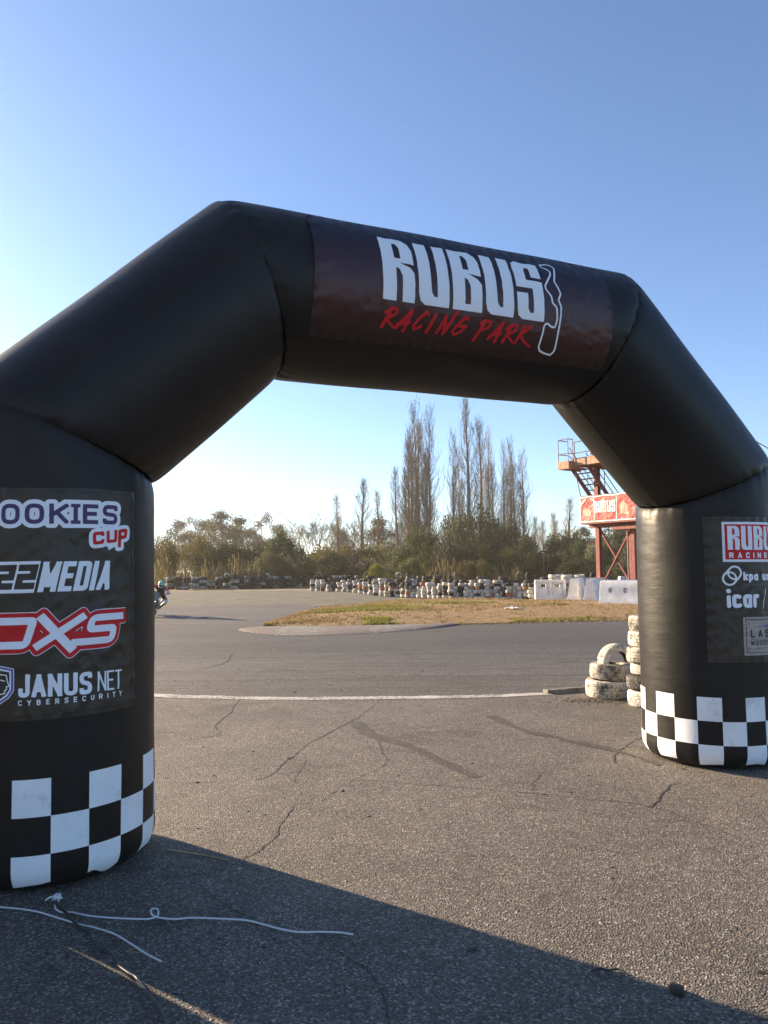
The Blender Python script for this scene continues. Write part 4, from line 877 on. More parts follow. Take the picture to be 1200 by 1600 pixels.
def ordn(k): return f'{k}{"th" if 10 <= k % 100 <= 20 else {1: "st", 2: "nd", 3: "rd"}.get(k % 10, "th")}'
def put_tyre(key, vi, x, y, z, label, group, tilt=2.5):
    me, Rr, h = far_mesh[key, vi]; o = bpy.data.objects.new('tyre', me); COL.objects.link(o); o.location = (x, y, z + h / 2)
    o.rotation_euler = (R(random.gauss(0, tilt)), R(random.gauss(0, tilt)), random.uniform(0, 6)); tag(o, label, 'tyre', group); return h
rr = random.Random(21); random.seed(5)
ROW = curve_pts([(7.1, 34.9, 0), (5.0, 36.3, 0), (3.16, 37.7, 0), (1.5, 39.6, 0), (-0.03, 41.7, 0), (-1.3, 45.6, 0), (-2.56, 49.6, 0), (-4.2, 51.4, 0), (-5.9, 53.2, 0)], 12)
def walk(P, step):
    out = [P[0]]; acc = 0
    for a, b in zip(P, P[1:]):
        d = (b - a).length
        while acc + d >= step: a = a + (b - a).normalized() * (step - acc); out.append(a); d = (b - a).length; acc = 0
        acc += d
    return out
rowpx = [(836 - 8.3 * k) for k in range(43)]
RPX = [(p, 600 + FPX * p.x / p.y) for p in ROW]
stacks = []
for px in rowpx:
    for (a, xa), (b, xb) in zip(RPX, RPX[1:]):
        if xa >= px >= xb: stacks.append(a.lerp(b, (xa - px) / (xa - xb + 1e-9))); break
ntyres = 9; smalls = []
for si, p in enumerate(stacks):
    nst = rr.choice([4, 5, 5, 6, 5, 5]) if si < 36 else rr.choice([5, 5, 4]); z = 0.0; two_tone = rr.random(); x, y = p.x + rr.gauss(0, 0.02), p.y + rr.gauss(0, 0.10)
    if si in (6, 13, 20): x += 0.03
    big = rr.random() < 0.12
    for k in range(nst):
        u = rr.random(); pw = 0.72 if si < 20 else 0.58
        key = 't_white' if u < pw else 't_grey' if u < pw + 0.12 else 't_dark' if u < pw + 0.25 else 't_orange' if u < pw + 0.285 else 't_red' if u < pw + 0.31 else 't_pale'
        if two_tone < 0.14 and k in (1, 2, 3): key = 't_dark'
        if si == 5 and k == 1: key = 't_red'
        vi = rr.choice([3, 3, 4, 5, 5]) if k < nst - 1 or rr.random() > 0.2 else 1; xx, yy = x + rr.gauss(0, 0.028), y + rr.gauss(0, 0.03)
        if si < 36:
            lab = f'{NAMES[key]} {TI[k] if k < nst - 1 else "top tyre"} in {ordn(si + 1)} stack left of the white plastic barriers'
            z += put_tyre(key, vi, xx, yy, z, lab, 'painted tyres stacked in a row behind the grass island', 3.5) * 0.96; ntyres += 1
        else: smalls.append((key, xx, yy, z, 0.165)); z += 0.155
# the long dark wall of tyres behind it: nearest stacks by the left leg one by one, the rest as one mass
FAR = curve_pts([(-16.6, 58.2, 0), (-13.7, 58.8, 0), (-11, 60.5, 0), (-8.5, 62.5, 0), (-6.2, 64.5, 0), (-3, 63, 0), (0, 59, 0), (4, 54, 0), (9, 48.5, 0), (14, 45, 0), (19, 43, 0), (27, 42, 0)], 10)
fst = walk(FAR, 0.62); budget = 100
mbs = [MB(), MB()]
dark_v, dark_f = None, None
def lone(mb, x, y, z, Rr, h, m4, mi):
    mb.lathe(tyre_prof(Rr, h, False), 12, Matrix.Translation((x, y, z)) @ m4, closed=True, mi=mi)
for si, p in enumerate(fst):
    for k in range(rr.choice([3, 4, 4] if si < 26 else [2, 3, 3, 4])):
        key = rr.choice(['t_dark', 't_dark', 't_pale', 't_dark', 't_grey', 't_grey', 't_dark'] if si < 26 else ['t_dark', 't_dark', 't_dark', 't_dark', 't_pale']); h = 0.235
        x, y, z = p.x + rr.gauss(0, 0.07), p.y + rr.gauss(0, 0.14), k * h
        if budget > 0:
            me, Rr, hh = far_mesh[key, 2]; o = bpy.data.objects.new('tyre', me); COL.objects.link(o); o.location = (x, y, z + 0.12); o.scale = (1.08, 1.08, 1.18); o.rotation_euler = (R(rr.gauss(0, 3)), R(rr.gauss(0, 3)), rr.uniform(0, 6)); budget -= 1
            tag(o, f'{NAMES[key]} {TI[k]} in {ordn(si + 1)} far dark stack right of left leg', 'tyre', 'dark tyres stacked in the far wall')
        else:
            m4 = Matrix.Rotation(rr.gauss(0, 0.06), 4, 'X') @ Matrix.Rotation(rr.gauss(0, 0.06), 4, 'Y')
            lone(mbs[0], x, y, z + 0.12, 0.31, 0.235, m4, 0 if key == 't_dark' else 1)
    if rr.random() < 0.24:    # old tyres stood or thrown on top
        m4 = Matrix.Rotation(R(rr.uniform(55, 100)), 4, 'X') @ Matrix.Rotation(rr.uniform(0, 3), 4, 'Z')
        lone(mbs[0], p.x, p.y + rr.uniform(-.1, .6), 0.98, 0.27, 0.17, Matrix.Rotation(rr.uniform(0, 3.1), 4, 'Z') @ m4, rr.choice([0, 0, 1, 2]))
for key, x, y, z, h in smalls: lone(mbs[0], x, y, z + h / 2, 0.155, h, Matrix.Identity(4), {'t_dark': 0, 't_pale': 1, 't_grey': 2, 't_white': 3}.get(key, 2))
tag(mbs[0].build('tyre_wall', [M['t_dark'], M['t_pale'], M['t_grey'], M['t_white']], smooth=True), 'long far wall of mostly black stacked tyres in front of the bushes', 'tyre wall', kind='stuff')

# ------------------------------------------------------------------ plastic barriers
def jersey(loc, rz, label, Ln=1.55, holes=(0.3, 0.75, 1.25)):
    prof = [(-0.30, 0.0), (-0.30, 0.12), (-0.22, 0.28), (-0.12, 0.86), (-0.08, 0.92), (0.08, 0.92), (0.12, 0.86), (0.22, 0.28), (0.30, 0.12), (0.30, 0.0)]
    bm = bmesh.new(); cut = bmesh.new(); vs = [[bm.verts.new((x_, y_, z_)) for y_, z_ in prof] for x_ in (0, Ln)]
    k = len(prof)
    for i in range(k): bm.faces.new((vs[0][i], vs[0][(i + 1) % k], vs[1][(i + 1) % k], vs[1][i]))
    bm.faces.new(vs[0][::-1]); bm.faces.new(vs[1]); bmesh.ops.recalc_face_normals(bm, faces=bm.faces[:])
    bmesh.ops.bevel(bm, geom=[e for e in bm.edges], offset=0.018, segments=2, affect='EDGES')
    me = bpy.data.meshes.new('plastic_barrier'); bm.to_mesh(me); bm.free(); o = bpy.data.objects.new('plastic_barrier', me); COL.objects.link(o)
    for hx in holes:
        m4 = Matrix.Translation((hx, 0, 0.60)) @ Matrix.Rotation(R(90), 4, 'X') @ Matrix.Diagonal((1, 1.1, 1, 1)); bmesh.ops.create_cone(cut, cap_ends=True, segments=20, radius1=0.085, radius2=0.085, depth=1.0, matrix=m4)
    for hx in (0.35, Ln - 0.35):
        bmesh.ops.create_cube(cut, size=1, matrix=Matrix.Translation((hx, 0, 0.02)) @ Matrix.Diagonal((0.25, 1, 0.11, 1)))
    bmesh.ops.create_cube(cut, size=1, matrix=Matrix.Translation((0, 0, 0.03)) @ Matrix.Diagonal((0.12, 0.16, 0.16, 1)))
    cm = bpy.data.meshes.new('cut'); cut.to_mesh(cm); cut.free(); co_ = bpy.data.objects.new('cut', cm); COL.objects.link(co_)
    md = o.modifiers.new('b', 'BOOLEAN'); md.object = co_; md.operation = 'DIFFERENCE'; md.solver = 'EXACT'
    dg = bpy.context.evaluated_depsgraph_get(); me2 = bpy.data.meshes.new_from_object(o.evaluated_get(dg)); o.modifiers.clear(); o.data = me2; bpy.data.objects.remove(co_)
    me2.materials.clear(); me2.materials.append(M['plastic']); me2.polygons.foreach_set('use_smooth', [True] * len(me2.polygons)); me2.set_sharp_from_angle(angle=R(40))
    o.location = loc; o.rotation_euler = (0, 0, rz); o.scale = (1, 1.12, 1.12); return tag(o, label, 'barrier', 'white plastic barriers at the end of the tyre row')
mb = MB(); Wd, Hh = 1.38, 0.98
mb.box((0, 0, Hh - 0.06), (Wd, 0.34, 0.12), bev=0.03); mb.box((0, 0, 0.13), (Wd, 0.36, 0.22), bev=0.03)
for sx_ in (-1, 1): mb.box((sx_ * (Wd / 2 - 0.065), 0, Hh / 2 + 0.02), (0.13, 0.34, Hh - 0.16), bev=0.03)
mb.box((0, 0, Hh / 2 + 0.02), (0.13, 0.32, Hh - 0.2), bev=0.03)
for sx_ in (-1, 1):
    mb.box((sx_ * 0.31, 0.02, 0.43), (0.5, 0.2, 0.42), bev=0.015); mb.box((sx_ * 0.31 - 0.18, 0.02, 0.72), (0.16, 0.2, 0.3), bev=0.015); mb.box((sx_ * 0.31 + 0.19, 0.02, 0.72), (0.14, 0.2, 0.3), bev=0.015); mb.box((sx_ * 0.31, 0.02, 0.83), (0.5, 0.2, 0.1), bev=0.015)
    mb.box((sx_ * 0.36, 0, 0.02), (0.3, 0.3, 0.04))
o = mb.build('plastic_barrier', M['plastic'], smooth=True, angle=40); xA, yA = gnd(861, 940); o.location = (xA, yA + 0.15, 0.0); o.rotation_euler = (0, 0, R(-6)); tag(o, 'white plastic barrier with two windows, leftmost of the barriers', 'barrier', 'white plastic barriers at the end of the tyre row')
rA = math.atan2(-0.83, 0.56); rB = math.atan2(0.83, 0.56)
x, y = gnd(896, 941.5); jersey((x, y, 0), R(62), 'white tapered barrier seen end on, next to the two-window barrier')
x, y = gnd(922, 943.5); jersey((x, y, 0), R(66), 'white tapered barrier seen end on, second from the two-window barrier')
x, y = gnd(941, 949.5); jersey((x, y + 0.1, 0), R(-34), 'long white tapered barrier with round holes beside the right arch leg', 1.95, (0.42, 0.98, 1.6))
x2, y2 = gnd(906, 939.5); jersey((x2, y2 + 1.9, 0), R(4), 'white barrier lying crossways behind the two end-on barriers', 1.9, (0.4, 1.0, 1.5))
jersey((x + 0.5, y + 1.55, 0), R(-24), 'white barrier standing just behind the one with round holes', 1.9, (0.4, 1.0, 1.5))
for i, (px, dy, h0) in enumerate(((866, 1.2, 1.0), (886, 1.5, 1.0), (905, 1.3, 1.02), (876, 1.9, 1.06))):
    Y = 34.8 + dy; x = at(px, 900, Y)[0]; z = 0
    lab = ['left', 'middle', 'right', 'rear'][i]
    for k in range(6):
        key = 't_white' if k > 3 else 't_grey'
        z += put_tyre(key, 2, x, Y, z, f'white {TI[k] if k < 5 else "top tyre"} in the {lab} stack behind the two-window barrier', 'white tyres stacked behind the barriers', 5 if k > 4 else 2) * 0.95
o = MB(); o.box((0, 0, 0.42), (0.5, 0.4, 0.84), bev=0.06); o.box((0, 0, 0.86), (0.44, 0.34, 0.06), bev=0.02)
o = o.build('plastic_drum', mat('pale_blue_plastic', (0.34, 0.42, 0.52), (0.5, 0.56, 0.62), 4, 0.5), smooth=True, angle=40); x, y, _ = at(974, 903, 40); o.location = (x, y, 0.15); tag(o, 'pale blue plastic drum behind the barriers under the red tower', 'drum')

# ------------------------------------------------------------------ red watch tower
A_ = Vector((0.56, -0.83, 0)).normalized(); B_ = Vector((0.83, 0.56, 0)).normalized()
C1 = Vector((10.45, 36.5, 0)); DEP = 2.4; LEN = 2.09
tw = thing('watch_tower', 'rusty red steel watch tower with stairs and a red banner', 'tower', tuple(C1)); TO = C1.copy()
def tp(a, b, z): return A_ * a + B_ * b + Vector((0, 0, z))
Rm = Matrix((A_, B_, Vector((0, 0, 1)))).transposed()
def tbox(mb, a0, a1, b0, b1, z0, z1): mb.box(tp((a0 + a1) / 2, (b0 + b1) / 2, (z0 + z1) / 2), (abs(a1 - a0), abs(b1 - b0), abs(z1 - z0)), Rm)
for a, b in ((0, 0), (LEN, 0), (0, DEP), (LEN, DEP)):
    mb = MB(); w = 0.11
    tbox(mb, a - w, a + w, b - w, b - w + 0.03, 0, 6.45); tbox(mb, a - w, a + w, b + w - 0.03, b + w, 0, 6.45); tbox(mb, a - 0.015, a + 0.015, b - w + 0.03, b + w - 0.03, 0, 6.45)
    tbox(mb, a - 0.2, a + 0.2, b - 0.2, b + 0.2, 0, 0.025); part(mb, 'column', M['rust'], tw)
for (p, q) in ((tp(0, -.05, 0.35), tp(LEN, -.05, 3.5)), (tp(0, 0.02, 3.5), tp(LEN, 0.02, 0.35)), (tp(0, DEP, 0.35), tp(LEN, DEP, 3.5)), (tp(LEN, 0, 0.35), tp(LEN, DEP, 3.5))):
    mb = MB(); mb.bar(p, q, 0.13, 0.06); part(mb, 'brace', M['rust'], tw)
mb = MB(); mb.tube([tp(1.9, -0.25, 0), tp(1.9, -0.25, 3.7)], 0.04, 8); part(mb, 'pole', M['rail'], tw)
mb = MB(); tbox(mb, -0.55, LEN + 0.7, -0.62, DEP + 0.6, 3.62, 3.76); tbox(mb, -0.5, LEN + 0.6, -0.08, 0.08, 3.44, 3.615); tbox(mb, -0.5, LEN + 0.6, DEP - 0.08, DEP + 0.08, 3.44, 3.615); tbox(mb, 1.1, LEN + 0.5, -0.4, 0.5, 3.3, 3.43); part(mb, 'platform', M['rust'], tw)
mb = MB(); tbox(mb, -0.35, LEN + 1.2, -1.21, DEP + 0.6, 6.45, 6.5); part(mb, 'platform', M['rust'], tw)
mb = MB(); tbox(mb, -0.35, LEN + 1.2, -1.25, -1.21, 6.42, 6.80); tbox(mb, -0.39, -0.355, -1.25, DEP + 0.6, 6.42, 6.80)
tbox(mb, -1.0, -0.40, -1.60, -1.56, 6.30, 6.68); tbox(mb, -1.04, -1.0, -1.60, 0.0, 6.30, 6.68); tbox(mb, -0.98, -0.40, -1.55, 0.0, 6.36, 6.40); tbox(mb, -0.395, -0.355, -1.60, -1.255, 6.30, 6.68); part(mb, 'edge_board', M['deck'], tw)
def rails(mb, P, z0, hs, r=0.022):
    for p in P: mb.tube([p + Vector((0, 0, z0)), p + Vector((0, 0, z0 + max(hs)))], r, 6)
    for h in hs:
        for p, q in zip(P, P[1:]): mb.tube([p + Vector((0, 0, z0 + h)), q + Vector((0, 0, z0 + h))], r, 6)
mb = MB(); rails(mb, [tp(-0.38, -1.25, 0), tp(-0.40, -1.58, 0), tp(-1.02, -1.58, 0), tp(-1.02, -0.9, 0)], 6.3, (0.75, 1.45)); rails(mb, [tp(-0.3, -1.23, 0), tp(0.7, -1.23, 0), tp(1.7, -1.23, 0), tp(LEN + 1.1, -1.23, 0), tp(LEN + 1.1, DEP + 0.5, 0)], 6.5, (0.55, 1.1)); part(mb, 'railing', M['rail'], tw)
mb = MB(); rails(mb, [tp(-0.5, DEP + 0.5, 0), tp(-0.5, -0.55, 0), tp(LEN + 0.6, -0.55, 0), tp(LEN + 0.6, DEP + 0.5, 0)], 3.76, (0.6, 1.22)); mb.tube([tp(-0.55, -0.58, 5.0), tp(-0.36, -1.2, 6.45)], 0.02, 6); part(mb, 'railing', M['rail'], tw)
# stair from the lower to the upper deck, falling away to the right
st = MB(); s0 = (-0.75, -0.90, 6.35); s1 = (-0.75, 1.65, 3.78)
for da in (0, 1.05): st.bar(tp(s0[0] + da, s0[1], s0[2]), tp(s1[0] + da, s1[1], s1[2]), 0.05, 0.22)
so = part(st, 'stair', M['rust'], tw)
for i in range(1, 10):
    t = i / 10; mb = MB(); b = s0[1] + (s1[1] - s0[1]) * t; z = s0[2] + (s1[2] - s0[2]) * t; tbox(mb, -0.72, 0.27, b - 0.10, b + 0.10, z, z + 0.035); mb.build('tread', M['rail'], so)
mb = MB()
for dz in (0.55, 1.0): mb.tube([tp(-0.75, -1.1, 6.5 + dz * 0.9), tp(-0.75, 1.65, 3.85 + dz * 0.9)], 0.022, 6); mb.tube([tp(0.3, -1.1, 6.5 + dz * 0.9), tp(0.3, 1.65, 3.85 + dz * 0.9)], 0.022, 6)
for t in (0.45, 0.95):
    for a in (-0.75, 0.3): mb.tube([tp(a, -1.0 + 2.65 * t, 6.4 - 2.6 * t), tp(a, -1.0 + 2.65 * t, 7.35 - 2.6 * t)], 0.02, 6)
part(mb, 'handrail', M['rail'], tw)
# banner hung on the lower railing
BU0, BU1, BZ0, BZ1 = -0.58, LEN + 0.75, 3.70, 4.98
def bmap(U, V, off):
    sag = 0.05 * np.abs(np.sin(U * 3.2)) * ((V - BZ0) / 1.3); w = 0.03 * vnoise(U * 2.2, V * 2.2, 2) + 0.012 * vnoise(U * 7, V * 7, 4)
    P = np.outer(U, np.array(A_)) + np.outer(-0.63 - off + w, np.array(B_)); P[:, 2] = V - sag * 0.6; return P
U, V = np.meshgrid(np.linspace(BU0, BU1, 60), np.linspace(BZ0, BZ1, 28)); P = bmap(U.ravel(), V.ravel(), 0.0)
mb = MB(); mb.v = [tuple(p) for p in P]; mb.f = [(j * 60 + i, j * 60 + i + 1, (j + 1) * 60 + i + 1, (j + 1) * 60 + i) for j in range(27) for i in range(59)]; mb.mi = [0] * len(mb.f)
ban = part(mb, 'banner', M['b_red'], tw, True)
def bink(name, fn, m, lvl=1, res=0.02, box=None):
    Pq, F = outline_mesh(fn, box or (BU0, BU1, BZ0, BZ1), res); Q = bmap(Pq[:, 0], Pq[:, 1], 0.006 * lvl); mb = MB(); mb.v = [tuple(p) for p in Q]; mb.f = F; mb.mi = [0] * len(F); mb.build(name, m, ban, smooth=True)
bink('border', lambda X, Y: np.abs(rect(X, Y, BU0 + 0.03, BU1 - 0.03, BZ0 + 0.03, BZ1 - 0.03)) - 0.028, M['b_white'])
bink('pale_panel', lambda X, Y: np.minimum.reduce([polygon(X, Y, [(-0.45, 3.92), (-0.5, 4.3), (-0.2, 4.55), (0.15, 4.35), (0.25, 3.9)]), polygon(X, Y, [(1.75, 3.9), (1.7, 4.45), (2.0, 4.7), (2.3, 4.5), (2.4, 3.9)]), polygon(X, Y, [(0.4, 3.85), (0.6, 4.0), (1.2, 4.05), (1.55, 3.85)]), rect(X, Y, BU0 + 0.08, BU1 - 0.1, 3.78, 3.82)]) + 0.10 + 0.10 * vnoise(X * 6, Y * 6, 5), M['b_pale'])
bink('stripe', lambda X, Y: np.minimum.reduce([seg(X, Y, (-0.45, 4.62), (-0.2, 4.85), 0.04), seg(X, Y, (0.30, 3.8), (0.32, 4.9), 0.015), seg(X, Y, (1.62, 3.8), (1.64, 4.9), 0.015), seg(X, Y, (0.1, 4.85), (0.4, 4.7), 0.02)]), M['b_white'], 2)
bink('lettering', lambda X, Y: block(X, Y, 'RUBUS', 0.30, 4.14, 0.56, 0.225, 0.035), M['b_white'], 3, 0.012)

# ------------------------------------------------------------------ motorcycle and rider
bx, by = gnd(231, 964); LEAN = R(15)
mc = thing('motorcycle', 'dark racing motorcycle leaning through the bend beside left arch leg', 'motorcycle', (bx, by, 0), R(8)); mc.rotation_euler = (0, LEAN, R(8)); mc.scale = (0.9, 0.9, 0.9)
blackp = mat('black_fairing', (0.02, 0.02, 0.022), (0.04, 0.04, 0.042), 6, 0.35); greyp = mat('silver_grey_fairing', (0.12, 0.12, 0.125), (0.18, 0.18, 0.19), 6, 0.4)
def wheel(cy):
    m4 = Matrix.Translation((0, cy, 0.30)) @ Matrix.Rotation(R(90), 4, 'Y'); w = MB(); w.lathe([(0.215, -0.05), (0.26, -0.062), (0.29, -0.045), (0.30, 0), (0.29, 0.045), (0.26, 0.062), (0.215, 0.05)], 36, m4, closed=True); o = part(w, 'wheel', M['rubber'], mc, True)
    r_ = MB(); r_.lathe([(0.19, -0.045), (0.218, -0.05), (0.218, 0.05), (0.19, 0.045)], 36, m4, closed=True); r_.lathe([(0.001, -0.06), (0.05, -0.06), (0.05, 0.06), (0.001, 0.06)], 16, m4)
    for k in range(5): a = k * 1.2566; r_.bar((0, cy + 0.04 * math.cos(a), 0.30 + 0.04 * math.sin(a)), (0, cy + 0.195 * math.cos(a), 0.30 + 0.195 * math.sin(a)), 0.035, 0.03)
    r_.build('rim', M['steel'], o, smooth=True, angle=40); return o
wheel(0.0); wheel(1.32)
mb = MB()
for s_ in (-1, 1): mb.tube([(s_ * 0.095, 0.0, 0.30), (s_ * 0.095, 0.33, 0.92)], 0.026, 10)
mb.box((0, 0.27, 0.80), (0.24, 0.08, 0.04)); mb.box((0, 0.33, 0.92), (0.24, 0.08, 0.04)); part(mb, 'fork', M['steel'], mc, True, 40)
mb = MB(); mb.lathe([(0.325, -0.07), (0.345, 0), (0.325, 0.07)], 20, Matrix.Translation((0, 0, 0.30)) @ Matrix.Rotation(R(90), 4, 'Y') @ Matrix.Rotation(R(120), 4, 'Z'), arc=0.33); part(mb, 'fender', blackp, mc, True)
mb = MB(); mb.add([(-0.13, 0.10, 0.62), (0.13, 0.10, 0.62), (0.17, 0.16, 0.84), (0.10, 0.24, 0.95), (-0.10, 0.24, 0.95), (-0.17, 0.16, 0.84), (-0.14, 0.18, 0.62), (0.14, 0.18, 0.62), (0.2, 0.26, 0.84), (-0.2, 0.26, 0.84), (0.11, 0.3, 0.95), (-0.11, 0.3, 0.95)], [(0, 1, 2, 5), (5, 2, 3, 4), (1, 7, 8, 2), (0, 5, 9, 6), (2, 8, 10, 3), (5, 4, 11, 9)]); part(mb, 'number_plate', greyp, mc)
mb = MB(); mb.box((0, 0.62, 0.78), (0.26, 0.42, 0.2), bev=0.06); mb.box((0, 0.62, 0.5), (0.30, 0.4, 0.3), bev=0.05); mb.box((0, 1.02, 0.76), (0.2, 0.5, 0.07), Matrix.Rotation(R(8), 3, 'X'), 0.03); mb.box((0, 1.33, 0.84), (0.14, 0.26, 0.09), Matrix.Rotation(R(14), 3, 'X'), 0.03); part(mb, 'fairing', blackp, mc, True, 40)
mb = MB(); mb.box((0, 0.66, 0.33), (0.26, 0.34, 0.22), bev=0.04)
for k in range(4): mb.box((0, 0.47, 0.38 + k * 0.05), (0.24, 0.06, 0.018))
part(mb, 'engine', M['steel'], mc, True, 40)
mb = MB()
for s_ in (-1, 1): mb.bar((s_ * 0.10, 0.82, 0.38), (s_ * 0.10, 1.32, 0.30), 0.035, 0.06)
part(mb, 'swingarm', M['steel'], mc)
mb = MB(); mb.tube([(-0.34, 0.40, 0.93), (-0.14, 0.33, 0.95), (0.14, 0.33, 0.95), (0.34, 0.40, 0.93)], 0.014, 8); part(mb, 'handlebar', M['cable'], mc, True)
mb = MB(); mb.tube(curve_pts([(0.1, 0.5, 0.3), (0.15, 0.75, 0.2), (0.17, 1.05, 0.42), (0.17, 1.4, 0.66)], 6), [0.022] * 12 + [0.045] * 7, 10); part(mb, 'exhaust', M['steel'], mc, True)
# rider: one continuous skinned body, hung to the inside of the bend
rm = Matrix.Translation((bx, by, 0)) @ Matrix.Rotation(R(8), 4, 'Z') @ Matrix.Rotation(LEAN, 4, 'Y') @ Matrix.Scale(0.9, 4)
J = {'pel': (0.05, 0.98, 0.90), 'sp': (0.07, 0.82, 1.04), 'ch': (0.08, 0.60, 1.13), 'nk': (0.09, 0.46, 1.18), 'hd': (0.10, 0.37, 1.22),
     'sL': (0.27, 0.52, 1.14), 'eL': (0.47, 0.50, 0.98), 'wL': (0.35, 0.40, 0.955), 'sR': (-0.12, 0.52, 1.14), 'eR': (-0.36, 0.54, 1.0), 'wR': (-0.35, 0.40, 0.955),
     'hL': (0.15, 0.98, 0.86), 'kL': (0.42, 0.60, 0.66), 'aL': (0.20, 0.98, 0.40), 'fL': (0.22, 0.82, 0.34), 'hR': (-0.06, 0.98, 0.86), 'kR': (-0.22, 0.62, 0.72), 'aR': (-0.17, 0.98, 0.42), 'fR': (-0.17, 0.83, 0.36)}
rad = {'pel': .15, 'sp': .14, 'ch': .155, 'nk': .07, 'hd': .075, 'sL': .075, 'eL': .055, 'wL': .04, 'sR': .075, 'eR': .055, 'wR': .04, 'hL': .105, 'kL': .072, 'aL': .05, 'fL': .045, 'hR': .105, 'kR': .072, 'aR': .05, 'fR': .045}
ED = [('pel', 'sp'), ('sp', 'ch'), ('ch', 'nk'), ('nk', 'hd'), ('ch', 'sL'), ('sL', 'eL'), ('eL', 'wL'), ('ch', 'sR'), ('sR', 'eR'), ('eR', 'wR'), ('pel', 'hL'), ('hL', 'kL'), ('kL', 'aL'), ('aL', 'fL'), ('pel', 'hR'), ('hR', 'kR'), ('kR', 'aR'), ('aR', 'fR')]
ks = list(J); ix = {k: i for i, k in enumerate(ks)}
verts = [J[k] for k in ks]; rads = [rad[k] for k in ks]; edges = [(ix[a], ix[b]) for a, b in ED]
for s_, wk in ((1, 'wL'), (-1, 'wR')):       # hands: four fingers and a thumb closed round the grip
    wx, wy, wz = J[wk]; pi_ = len(verts); verts.append((wx, wy - 0.035, wz + 0.005)); rads.append(0.034); edges.append((ix[wk], pi_))
    for f_ in range(4):
        fx = wx - 0.036 + 0.024 * f_; b0 = len(verts); ln = (0.9, 1.0, 1.05, 0.85)[f_ if s_ < 0 else 3 - f_]
        verts += [(fx, wy - 0.065 * ln, wz + 0.012), (fx, wy - 0.085 * ln, wz - 0.018), (fx, wy - 0.06 * ln, wz - 0.04)]; rads += [0.010, 0.0095, 0.0085]; edges += [(pi_, b0), (b0, b0 + 1), (b0 + 1, b0 + 2)]
    b0 = len(verts); verts += [(wx - s_ * 0.045, wy - 0.03, wz - 0.018), (wx - s_ * 0.055, wy - 0.055, wz - 0.035)]; rads += [0.012, 0.010]; edges += [(pi_, b0), (b0, b0 + 1)]
me = bpy.data.meshes.new('person'); me.from_pydata(verts, edges, []); po = bpy.data.objects.new('person', me); COL.objects.link(po)
po.modifiers.new('s', 'SKIN'); po.modifiers.new('d', 'SUBSURF').levels = 2
for i, sv in enumerate(me.skin_vertices[0].data): sv.radius = (rads[i], rads[i]); sv.use_root = (i == 0)
dg = bpy.context.evaluated_depsgraph_get(); me2 = bpy.data.meshes.new_from_object(po.evaluated_get(dg)); po.modifiers.clear(); po.data = me2
suit = mat('black_leather_suit', (0.025, 0.025, 0.027), (0.05, 0.05, 0.052), 8, 0.45); sred = mat('red_leather_panel', (0.5, 0.03, 0.04), (0.6, 0.06, 0.06), 8, 0.45); swh = mat('white_leather_panel', (0.6, 0.6, 0.6), (0.7, 0.7, 0.7), 8, 0.45)
me2.materials.clear(); [me2.materials.append(q) for q in (suit, sred, swh)]
for pl in me2.polygons:
    c_ = pl.center; k = 0; pl.use_smooth = True
    if abs(c_.x - 0.08) > 0.16 and c_.y < 0.62 and c_.z > 0.92:
        tt = (1.18 - c_.z) / 0.24; k = 1 if tt < 0.42 else 2 if tt < 0.68 else 1 if tt < 0.82 else 2
    elif c_.z > 1.2 and c_.y > 0.5: k = 1
    elif c_.z < 0.62 and c_.y > 0.9: k = 0
    elif 0.55 < c_.z < 0.72 and c_.y < 0.66: k = 2
    pl.material_index = k
po.matrix_world = rm; tag(po, 'motorcycle rider in red, white and black leathers with a green and white helmet', 'person')
mb = MB(); hc = Vector((0.11, 0.34, 1.275)); mb.ball(hc, 0.148, 14, 0, (0.92, 1.12, 1.0), Matrix.Rotation(R(12), 3, 'X'))
n = NT('green_white_helmet'); v = n.coords(); n.set(n.ramp(n.noise(v, 9, 2), [(0.42, (0.62, 0.68, 0.6)), (0.47, (0.04, 0.30, 0.09)), (0.58, (0.05, 0.36, 0.1)), (0.62, (0.6, 0.66, 0.58))]), 0.2)
hel = mb.build('helmet', n.m, po, smooth=True); KIDS.setdefault(po.name, []).append(hel)
mb = MB(); mb.ball(hc + Vector((0, -0.035, -0.035)), 0.128, 12, 0, (0.93, 1.1, 0.52), Matrix.Rotation(R(12), 3, 'X')); mb.build('visor', M['cable'], hel, smooth=True)
mb = MB(); mb.ball(hc + Vector((0, -0.06, -0.105)), 0.085, 10, 0, (1.1, 1.0, 0.6)); mb.build('chin_guard', n.m, hel, smooth=True)

# ------------------------------------------------------------------ vegetation
def leaf_cloud(mb, lobes, count, size, rr, mi=0, stretch=1.0):
    tot = sum(l[3] ** 2 for l in lobes)
    for (cx, cy, cz, r, rz) in lobes:
        for _ in range(int(count * r * r / tot)):
            d = Vector((rr.gauss(0, 1), rr.gauss(0, 1), rr.gauss(0, 1))).normalized(); q = rr.random() ** 0.42
            q *= 0.82 + 0.30 * math.sin(d.x * 5 + cx * 3) * math.cos(d.y * 4 + d.z * 6 + cy)
            p = Vector((cx + d.x * r * q, cy + d.y * r * q, max(0.02, cz + d.z * rz * q)))
            a = Vector((rr.gauss(0, 1), rr.gauss(0, 1), rr.gauss(0, 1))).normalized(); b = a.orthogonal().normalized(); s = size * rr.uniform(0.5, 1.3)
            mb.add([p - a * s * stretch, p + b * s * 0.5, p + a * s * stretch, p - b * s * 0.5], [(0, 1, 2, 3)], mi)
